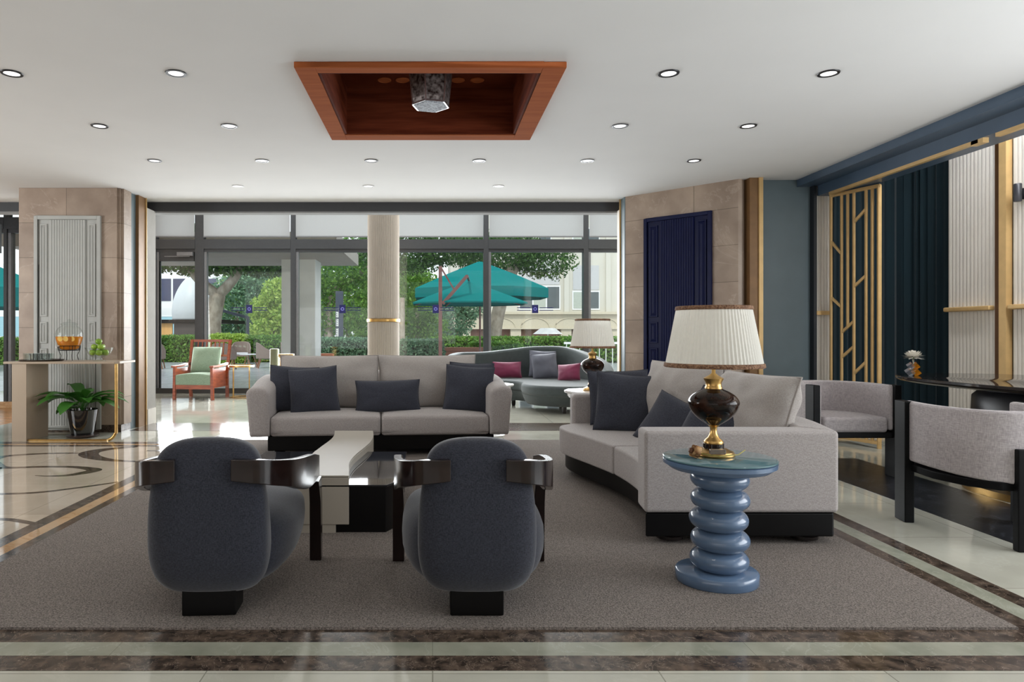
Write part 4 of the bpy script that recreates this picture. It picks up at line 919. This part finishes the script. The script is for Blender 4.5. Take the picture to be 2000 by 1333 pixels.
def leaves(blobs, n, size, seed, hollow=.55):
    """leaf quads inside ellipsoids (cx,cy,cz,rx,ry,rz)"""
    random.seed(seed); bm = B(); vol = [b[3]*b[4]*b[5] for b in blobs]
    for b, v in zip(blobs, vol):
        for _ in range(int(n*v/sum(vol))):
            d = Vector((random.gauss(0, 1), random.gauss(0, 1), random.gauss(0, 1))).normalized(); r = hollow+(1-hollow)*random.random()
            r *= 1+.18*noise.noise(d*2.5+Vector((seed, 0, 0)))
            p = Vector((b[0]+d.x*r*b[3], b[1]+d.y*r*b[4], b[2]+d.z*r*b[5]))
            u = (d*.4+Vector((random.gauss(0, 1), random.gauss(0, 1), random.gauss(0, 1)))).normalized(); w = u.cross(Vector((random.gauss(0, 1), random.gauss(0, 1), random.gauss(0, 1)))).normalized()
            s = size*random.uniform(.7, 1.3)
            vs = [bm.verts.new(p+u*s*a+w*s*.5*c) for a, c in ((-1, 0), (0, -1), (1, 0), (0, 1))]
            bm.faces.new(vs)
    return bm
def raw(name, bm, mat, parent):
    me = bpy.data.meshes.new(name); bm.to_mesh(me); bm.free(); me.materials.append(mat)
    o = bpy.data.objects.new(name, me); C.objects.link(o); o.parent = parent; return o
def tree(label, loc, trunk, blobs, n, size, k, seed, group='trees outside', name='leafy_tree'):
    t = thing(name, label, 'tree', loc, 0, group)
    if trunk: 
        bm = B()
        for pts, r in trunk: tube(bm, spline(pts, 4), [r[0]+(r[1]-r[0])*i/(4*(len(pts)-1)) for i in range(4*(len(pts)-1)+1)], 10)
        obj('trunk', bm, mt_bark, t, angle=180)
    raw('crown', leaves(blobs, n, size, seed), mt_leaf[k], t)
    return t
# trees (world positions from where they stand on the terrace and street)
tree('tree with forked grey trunk and dark crown, behind the outdoor chairs', (-9.9, 31, -.02), [([(0, 0, 0), (-.1, 0, 1.5), (.15, 0, 3.0)], (.42, .34)), ([(.15, 0, 2.9), (-.7, 0, 3.6), (-1.6, .1, 4.6)], (.26, .15)), ([(.15, 0, 2.9), (.9, 0, 3.7), (1.5, 0, 4.8)], (.26, .16))],
     [(-.4, 0, 4.95, 3.0, 2.0, 1.2), (2.3, .3, 4.7, 2.0, 1.6, 1.0), (-3.2, 0, 4.7, 1.6, 1.4, .8)], 12000, .11, 0, 1)
tree('bright yellow green tree left of the concrete pillar', (-9.0, 38, -.02), [([(0, 0, 0), (.1, 0, 1.6), (.2, 0, 3)], (.18, .12))], [(.5, 0, 3.3, 1.1, 1.0, 1.1), (-.3, .2, 2.5, 1.0, 1.0, .9), (.9, -.3, 2.1, 1.1, 1.0, 1.0), (.1, -.4, 1.4, 1.3, 1.1, .7), (1.2, 0, 4.0, .6, .6, .5)], 7000, .11, 2, 2)
tree('blue green bushy tree farther back beside the forked trunk', (-12.6, 44, -.02), [([(0, 0, 0), (0, 0, 3)], (.2, .1))], [(-.2, 0, 2.8, 2.3, 1.5, 2.2), (1.6, .5, 4.6, 2.2, 1.4, 1.4)], 5500, .13, 3, 3)
tree('large leafy tree between the concrete pillar and the fluted column', (-4.4, 29, -.02), [([(0, 0, 0), (0, 0, 2.0), (.3, 0, 3.2)], (.2, .16)), ([(.3, 0, 3.0), (1.2, 0, 3.6), (1.9, 0, 4.4)], (.12, .07))],
     [(.2, 0, 4.2, 2.2, 1.6, 1.4), (1.2, -.2, 2.5, 1.4, 1.1, 1.2), (-.7, 0, 2.3, .9, .9, 1.3), (.2, .4, 1.6, 1.7, .9, .7)], 9000, .085, 1, 4)
tree('dark green overhanging tree above the window sofa, left part', (-1.2, 27, -.02), [([(0, 0, 0), (0, 0, 2.6)], (.12, .1))], [(0, 0, 4.4, 2.0, 1.5, .95), (1.6, .2, 4.5, 1.6, 1.2, .7), (3.2, .2, 4.7, 1.1, 1.0, .6)], 7500, .075, 0, 5)
tree('light green tree left of the parasol post behind the round hedge', (-.7, 31, -.02), [([(0, 0, 0), (0, 0, 2.2)], (.12, .08))], [(-.2, 0, 2.6, 1.2, 1.0, 1.9), (.6, 0, 1.4, .9, .8, .8)], 5500, .08, 1, 6)
tree('dusty green bush tree behind the parasol post', (.8, 36, -.02), [([(0, 0, 0), (0, 0, 1.8)], (.1, .07))], [(.2, 0, 2.0, 1.3, 1.0, 1.3), (1.1, 0, 2.6, .9, .8, .8)], 4000, .09, 3, 7)
tree('tree with pale bare trunk and dark crown over the teal parasols', (2.7, 30, -.02), [([(0, 0, 0), (.05, 0, 1.4), (.4, 0, 2.9), (.9, 0, 4.2)], (.33, .26))], [(.2, 0, 4.75, 2.5, 1.8, .95), (2.2, 0, 4.35, 1.5, 1.2, .85)], 7000, .08, 0, 8)
for i, (lab, x, y, r, h, k) in enumerate((('far mid green tree showing behind the yellow green one', -13, 54, 4.2, 7.0, 1), ('far dusty green tree behind the sign post', -6.4, 52, 3.8, 7.4, 3), ('far green tree behind the fluted column', -2.6, 50, 3.2, 6.6, 1), ('far light green tree behind the parasol post', .2, 56, 3.0, 5.6, 2))):
    tree(lab, (x, y, -.02), [([(0, 0, 0), (0, 0, 2), (.2, 0, 4)], (.25, .15))], [(0, 0, h*.62, r, 1.8, h*.4), (r*.5, -.5, h*.3, r*.6, 1.4, h*.3), (-r*.5, -.3, h*.3, r*.6, 1.4, h*.3)], 7000, .2, k, 40+i)
# hedges
def hedge(label, cx, y, w, d, h, k, seed, planter=None, name='hedge', size=.055, z0=-.02, dens=1):
    t = thing(name, label, 'hedge', (cx, y, z0), 0, 'hedges on the terrace')
    zb = 0
    if planter:
        zb = planter; obj('planter', bx(-w/2-.03, w/2+.03, -d/2, d/2, 0, zb), M('grey planter', S(108, 110, 114), .6, noise_amt=.05), t, bevel=.01)
    random.seed(seed); bm = B()
    for _ in range(int(2600*dens*w*(h-zb+.3))):
        f = random.random()
        x = random.uniform(-w/2, w/2); yy = -d/2+random.random()**2*d*.4; z = random.uniform(zb, h)
        if f < .4: z = h-random.random()*.04; yy = random.uniform(-d/2, d/2)
        rr = .22; ex = max(0, abs(x)-w/2+rr); ez = max(0, z-h+rr); ey = max(0, abs(yy)-d/2+rr)
        e = (ex*ex+ey*ey+ez*ez)**.5
        if e > rr: q = rr/e; x -= math.copysign(ex*(1-q), x); z -= ez*(1-q); yy -= math.copysign(ey*(1-q), yy)
        x += random.gauss(0, .02); z += random.gauss(0, .025)
        u = Vector((random.gauss(0, 1), random.gauss(0, 1), random.gauss(0, 1))).normalized(); w_ = u.cross(Vector((random.gauss(0, 1), random.gauss(0, 1), random.gauss(0, 1)))).normalized(); s = size*random.uniform(.6, 1.2)
        p = Vector((x, yy, z)); bm.faces.new([bm.verts.new(p+u*s*a+w_*s*.55*c) for a, c in ((-1, 0), (0, -1), (1, 0), (0, 1))])
    raw('foliage', bm, mt_leaf[k], t)
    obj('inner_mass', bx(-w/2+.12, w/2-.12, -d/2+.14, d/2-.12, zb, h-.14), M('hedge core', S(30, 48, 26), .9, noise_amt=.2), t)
    return t
hedge('long clipped hedge behind the parasols on the right', 5.3, 28, 11.0, 1.0, 1.02, 2 if False else 1, 11, size=.07, dens=.55)
hedge('long low hedge behind the outdoor chairs on the left', -10.5, 28.5, 9.4, 1.0, 1.06, 1, 12, size=.08, dens=.5)
hedge('bluish hedge in a grey planter between the pillar and the fluted column', -2.9, 22.5, 2.3, .9, 1.02, 3, 13, planter=.42)
hedge('rounded bluish hedge in a grey planter right of the fluted column', -.35, 21.5, 1.45, .9, .98, 3, 14, planter=.36)
hedge('dark clipped hedge in front of the long one, behind the window sofa', 2.2, 24.5, 1.9, .9, .86, 1, 15)
hedge('light green bush beside the forked trunk', -8.2, 27.4, 1.5, .9, 1.12, 2, 16, size=.07)
hedge('low hedge seen left of the stone pillar', -17.0, 26, 9, .9, .98, 1, 18, size=.07, dens=.5)
# timber planter wall, pots
tw = thing('timber_bench', 'red brown slatted timber wall behind the parasol post', 'bench', (1.15, 23.5, -.02))
for k in range(5): obj('plank', bx(-.85, .85, -.3, .3, .02+k*.14, .15+k*.14), M('red brown timber', S(146, 88, 66), .6, noise_amt=.15, nscale=4, stretch=(1, 8, 8)), tw, smooth=False)
rp = thing('round_bench', 'round terracotta coloured stool outside beside the concrete pillar', 'stool', (-3.15, 19.8, -.02))
obj('drum', lathe(B(), [(.28, 0), (.29, .58), (.27, .61)], 32), M('terracotta', S(178, 106, 76), .6, noise_amt=.08), rp, angle=40)
# parasols
mt_par = cloth_tr('teal parasol cloth', S(30, 138, 138), .35); mt_pole = M('reddish brown pole', S(120, 82, 80), .45, noise_amt=.1)
def parasol(label, cx, cy, r, z_edge, z_top, val, mast, rot=0):
    t = thing('parasol', label, 'parasol', (cx, cy, -.02), rot, 'teal parasols on the terrace')
    bm = B(); n = 8; tipv = (0, 0, z_top)
    e = [(r*math.cos(PI/8+k*PI/4)*(1.08 if True else 1), r*math.sin(PI/8+k*PI/4), z_edge) for k in range(n)]
    mid = [(x*.5, y*.5, z_edge+(z_top-z_edge)*.54) for x, y, z in e]
    rs = [[(x, y, z-val) for x, y, z in e], e, mid, [(x*.03, y*.03, z_top) for x, y, z in e]]
    o = obj('canopy', rings(bm, rs, cap=False), mt_par, t, smooth=False)
    m = o.modifiers.new('thickness', 'SOLIDIFY'); m.thickness = .01
    for k in range(n): obj('rib', bar(B(), (e[k][0]*.97, e[k][1]*.97, z_edge-.03), (0, 0, z_top-.12), .025), mt_pole, t, smooth=False)
    mx = mast
    if mx is None: obj('pole', tube(B(), [(0, 0, 0), (0, 0, z_top-.02)], .03, 10), mt_pole, t)
    else:
        x, y = mx
        obj('mast', bx(x-.045, x+.045, y-.045, y+.045, 0, 2.90), mt_pole, t, smooth=False)
        obj('swing_arm', bar(B(), (x+.06, y, 1.95), (x+.68, y, 2.66), .085, .085), mt_pole, t, smooth=False)
        obj('strut', bar(B(), (x+.02, y, 2.86), (x+.36, y, 2.29), .04), mt_pole, t, smooth=False)
        obj('hanger', bar(B(), (x+.68, y, 2.66), (0, 0, z_top+.04), .05), mt_pole, t, smooth=False)
        obj('foot', bx(x-.5, x+.5, y-.5, y+.5, .0, .06), mt_pole, t)
parasol('large teal parasol with a valance, farther back on the terrace', 1.47, 21.2, 2.0, 2.55, 3.42, .28, None)
parasol('smaller teal cantilever parasol, its reddish mast nearest the windows', .99, 18.6, 1.52, 2.02, 2.60, .04, (-.795, -1.3))
pd = thing('parasol', 'teal parasol seen through the glass left of the stone pillar', 'parasol', (-14.4, 22, -.02), 0, 'teal parasols on the terrace')
e = [(2.2*math.cos(k*PI/4), 2.2*math.sin(k*PI/4), 2.6) for k in range(8)]
o = obj('canopy', rings(B(), [[(x, y, 2.0) for x, y, z in e], e, [(x*.03, y*.03, 3.5) for x, y, z in e]], cap=False), mt_par, pd, smooth=False); o.modifiers.new('thickness', 'SOLIDIFY').thickness = .01
obj('pole', tube(B(), [(0, 0, 0), (0, 0, 3.48)], .035, 10), mt_pole, pd)
# outdoor chairs
mt_wick = M('taupe outdoor weave', S(128, 112, 104), .8, noise_amt=.15, nscale=60, bump=.4, bscale=90); mt_owd = M('outdoor timber leg', S(134, 92, 66), .6, noise_amt=.1)
mt_oc = M('outdoor cushion', S(196, 196, 200), .85, noise_amt=.04)
oc0 = None
def och(label, x, y, rz):
    global oc0
    if oc0 is None:
        t = thing('terrace_chair', label, 'chair', (0, 0, 0), 0, 'woven chairs on the terrace')
        arc = [(-.34, -.30, .36, .56, .04), (-.35, .0, .33, .66, .04), (-.26, .25, .33, .84, .04), (0, .33, .33, .88, .04), (.26, .25, .33, .84, .04), (.35, .0, .33, .66, .04), (.34, -.30, .36, .56, .04)]
        obj('shell', ribbon(B(), spline(arc, 4)), mt_wick, t, bevel=.012)
        obj('seat_pan', prism(B(), [(-.31, -.32), (.31, -.32), (.31, .05), (.2, .26), (-.2, .26), (-.31, .05)], .32, .38), mt_wick, t)
        obj('cushion', prism(B(), [(-.28, -.31), (.28, -.31), (.28, .05), (.18, .2), (-.18, .2), (-.28, .05)], .38, .46), mt_oc, t, bevel=.02)
        for s in (-1, 1):
            obj('leg', bar(B(), (s*.33, -.32, 0), (s*.27, -.24, .34), .035), mt_owd, t, smooth=False); obj('leg', bar(B(), (s*.30, .30, 0), (s*.22, .2, .34), .035), mt_owd, t, smooth=False)
        oc0 = t
    else: t = dup(oc0)
    t.location = (x, y, -.02); t.rotation_euler = (0, 0, rz); t['label'] = label
och('taupe woven terrace chair right behind the green armchair, back to the room', -6.9, 22.5, PI)
och('taupe woven terrace chair seen left of the green armchair', -9.4, 23.0, PI+.3)
och('taupe woven terrace chair facing the room beside the light green bush', -7.3, 26.0, .2)
och('taupe woven terrace chair nearest the concrete pillar, seen from its side', -5.75, 23.6, 1.9)
och('taupe woven terrace chair half hidden by the concrete pillar', -5.1, 24.6, 1.2)
ot = thing('terrace_table', 'small low table among the woven terrace chairs', 'table', (-6.6, 24.6, -.02)); obj('top', lathe(B(), [(.35, .42), (.35, .45)], 28), mt_oc, ot)
for k in range(3): a = k*2.1; obj('leg', bar(B(), (.28*math.cos(a), .28*math.sin(a), 0), (.12*math.cos(a), .12*math.sin(a), .42), .03), mt_owd, ot, smooth=False)
# cream building on the right
mt_fac = M('cream facade render', S(204, 200, 188), .8, noise_amt=.03, nscale=.6); mt_trimf = M('cream facade ledge', S(200, 190, 168), .8, noise_amt=.04)
mt_pan = M('grey shutter', S(190, 190, 190), .6, noise_amt=.02); mt_dg = M('facade window glass', S(84, 92, 94), .1, noise_amt=.1, nscale=1); mt_wh = M('white window frame', S(232, 232, 232), .5, noise_amt=.02)
bd3 = thing('apartment_building', 'cream apartment building with windows and arched relief across the street', 'building', (9.2, 46, -.02))
obj('wall', bx(-8.0, 14, .0, 8, 2.35, 14), mt_fac, bd3, smooth=False)
bm = B(); box(bm, -8.1, 14, -.35, 0, 2.45, 2.62); box(bm, -8.1, 14, -.18, 0, 1.45, 1.55); box(bm, -8.1, 14, -.10, 0, 1.55, 2.45)
obj('ledge', bm, mt_trimf, bd3, smooth=False)
obj('ground_floor', bx(-8.0, 14, .5, 8, 0, 2.35), M('pinkish brick ground floor', S(150, 112, 102), .8, col2=S(120, 96, 78), nscale=1.2), bd3, smooth=False)
for k in range(6):
    x = -7+k*3.4; obj('ground_pier', bx(x-.35, x+.35, -.05, .5, 0, 1.45), mt_trimf, bd3, smooth=False)
for k in range(5):
    x = -4.6+k*2.3; obj('arch_relief', tube(B(), [(x+.95*math.cos(a*PI/14), -.12, 1.58+.62*math.sin(a*PI/14)) for a in range(15)], .04, 6), mt_trimf, bd3)
for x0, x1, z0, z1 in ((-3.4, -.6, 2.75, 4.4), (.2, 2.05, 2.75, 4.05), (3.3, 4.7, 2.75, 4.05), (.2, 2.05, 6.9, 8.3), (-3.0, -1.2, 6.9, 8.3), (3.3, 4.7, 6.9, 8.3)):
    w = obj('window', bx(x0, x1, -.05, .02, z0, z1), mt_wh, bd3, smooth=False)
    n_ = 3 if x1-x0 > 2 else 2
    for k in range(n_):
        a = x0+.08+k*(x1-x0-.06)/n_; obj('pane', bx(a, a+(x1-x0)/n_-.12, -.07, -.05, z0+.1, z1-.1), mt_dg if (k+n_) % 2 else M('curtained pane', S(176, 182, 170), .3, noise_amt=.05), w, smooth=False)
    if z0 < 4: obj('shutter', bx(x0+.05, x1-.05, -.04, .03, z1+.05, z1+1.7), mt_pan, bd3, smooth=False)
for x in (-.2, 2.6, 5.4): obj('pilaster', bx(x-.16, x+.16, -.18, 0, 2.62, 14), mt_fac, bd3, smooth=False)
tent = thing('garden_tent', 'white peaked parasol top just above the long hedge', 'parasol', (5.4, 32, -.02)); obj('roof', lathe(B(), [(.7, 1.15), (.35, 1.42), (.3, 1.43)], 6), mt_white, tent, smooth=False); obj('post', tube(B(), [(0, 0, 0), (0, 0, 1.2)], .03, 8), mt_wh, tent)
wf = thing('white_fence', 'low white rail fence with thin bars right of the hedge', 'fence', (6.6, 26, -.02))
obj('rail', bx(-1.6, 1.6, -.03, .03, .78, .86), mt_wh, wf, smooth=False)
for k in range(13): obj('baluster', bx(-1.5+k*.25-.012, -1.5+k*.25+.012, -.015, .015, 0, .78), mt_wh, wf, smooth=False)
# left: dark glazed building, white dome, dark kiosk
b2 = thing('office_building', 'pale building with dark windows behind the white dome', 'building', (-23, 60, -.02))
obj('wall', bx(-16, 6.5, 0, 8, 0, 7.3), mt_wh, b2, smooth=False)
for k in range(9): obj('window', bx(-13.8+k*2.0, -12.0+k*2.0, -.05, 0, 4.0, 5.95), M('dark glazing', S(58, 64, 92), .15, noise_amt=.1, nscale=1), b2, smooth=False)
bm = B(); box(bm, -15, 6, -1.0, -.9, 3.35, 3.5); box(bm, -15, 6, -1.0, -.9, 2.6, 2.7)
obj('balcony_rail', bm, mt_wh, b2, smooth=False); obj('balcony_glass', bx(-15, 6, -.97, -.93, .9, 2.6), M('pale blue glazing', S(150, 190, 200), .3, noise_amt=.03), b2, smooth=False)
dm = thing('white_dome', 'tall white dome on a dark kiosk, behind the glass door', 'dome', (-13.95, 40, -.02))
obj('dome', lathe(B(), spline([(1.22, 1.95), (1.25, 2.5), (1.14, 3.2), (.84, 3.9), (.45, 4.4), (.02, 4.6)], 4), 48), M('white membrane', S(196, 202, 206), .4, noise_amt=.02), dm, angle=180)
ki = thing('kiosk', 'low kiosk with dark band and warm timber panels under the white dome', 'kiosk', (-15.5, 39.2, -.02))
obj('roof_band', bx(-4.5, 3.9, -1.4, 3, 1.74, 1.94), mt_blackmat, ki, smooth=False)
mt_ltw = M('warm lit timber', S(214, 164, 100), .5, noise_amt=.06, nscale=2, stretch=(3, 1, .4))
for k in range(4): obj('timber_panel', bx(-4.3+k*1.35, -3.05+k*1.35, -1.2, -1.1, 0, 1.74), mt_ltw, ki, smooth=False)
obj('dark_wall', bx(1.1, 3.7, -1.2, -1.1, 0, 1.74), M('dark kiosk wall', S(70, 64, 62), .6, noise_amt=.08), ki, smooth=False)
# street name post with white letter plates
sg = thing('sign_post', 'upright dark blue street sign post with white lettered plates among the leaves', 'sign post', (-3.42, 25.2, -.02))
mt_sg = M('sign blue grey', S(66, 74, 88), .5, noise_amt=.04)
obj('post', bx(-.16, .12, -.04, .04, 0, 2.75), mt_sg, sg, smooth=False)
mt_sw = M('sign white', S(222, 222, 220), .5, noise_amt=.02)
for z0, z1 in ((1.98, 1.78), (1.72, 1.45), (1.38, 1.08)): obj('letter_plate', bx(-.14, -.05, -.05, -.04, z1, z0), mt_sw, sg, smooth=False)
bm = B()
for k in range(11): z = 1.93-k*.078; box(bm, -.125, -.075, -.053, -.05, z-.03, z-.012); box(bm, -.125, -.11, -.053, -.05, z-.03, z+.012)
obj('lettering', bm, mt_sg, sg, smooth=False)
gp = thing('gantry_pole', 'grey blue street light pole with a long side arm beside the yellow green tree', 'street pole', (-9.2, 34, -.02))
obj('pole', tube(B(), [(0, 0, 0), (0, 0, 2.0)], .07, 10), mt_sg, gp); obj('arm', bar(B(), (-1.4, 0, 2.35), (.05, 0, 1.95), .14), mt_sg, gp, smooth=False)
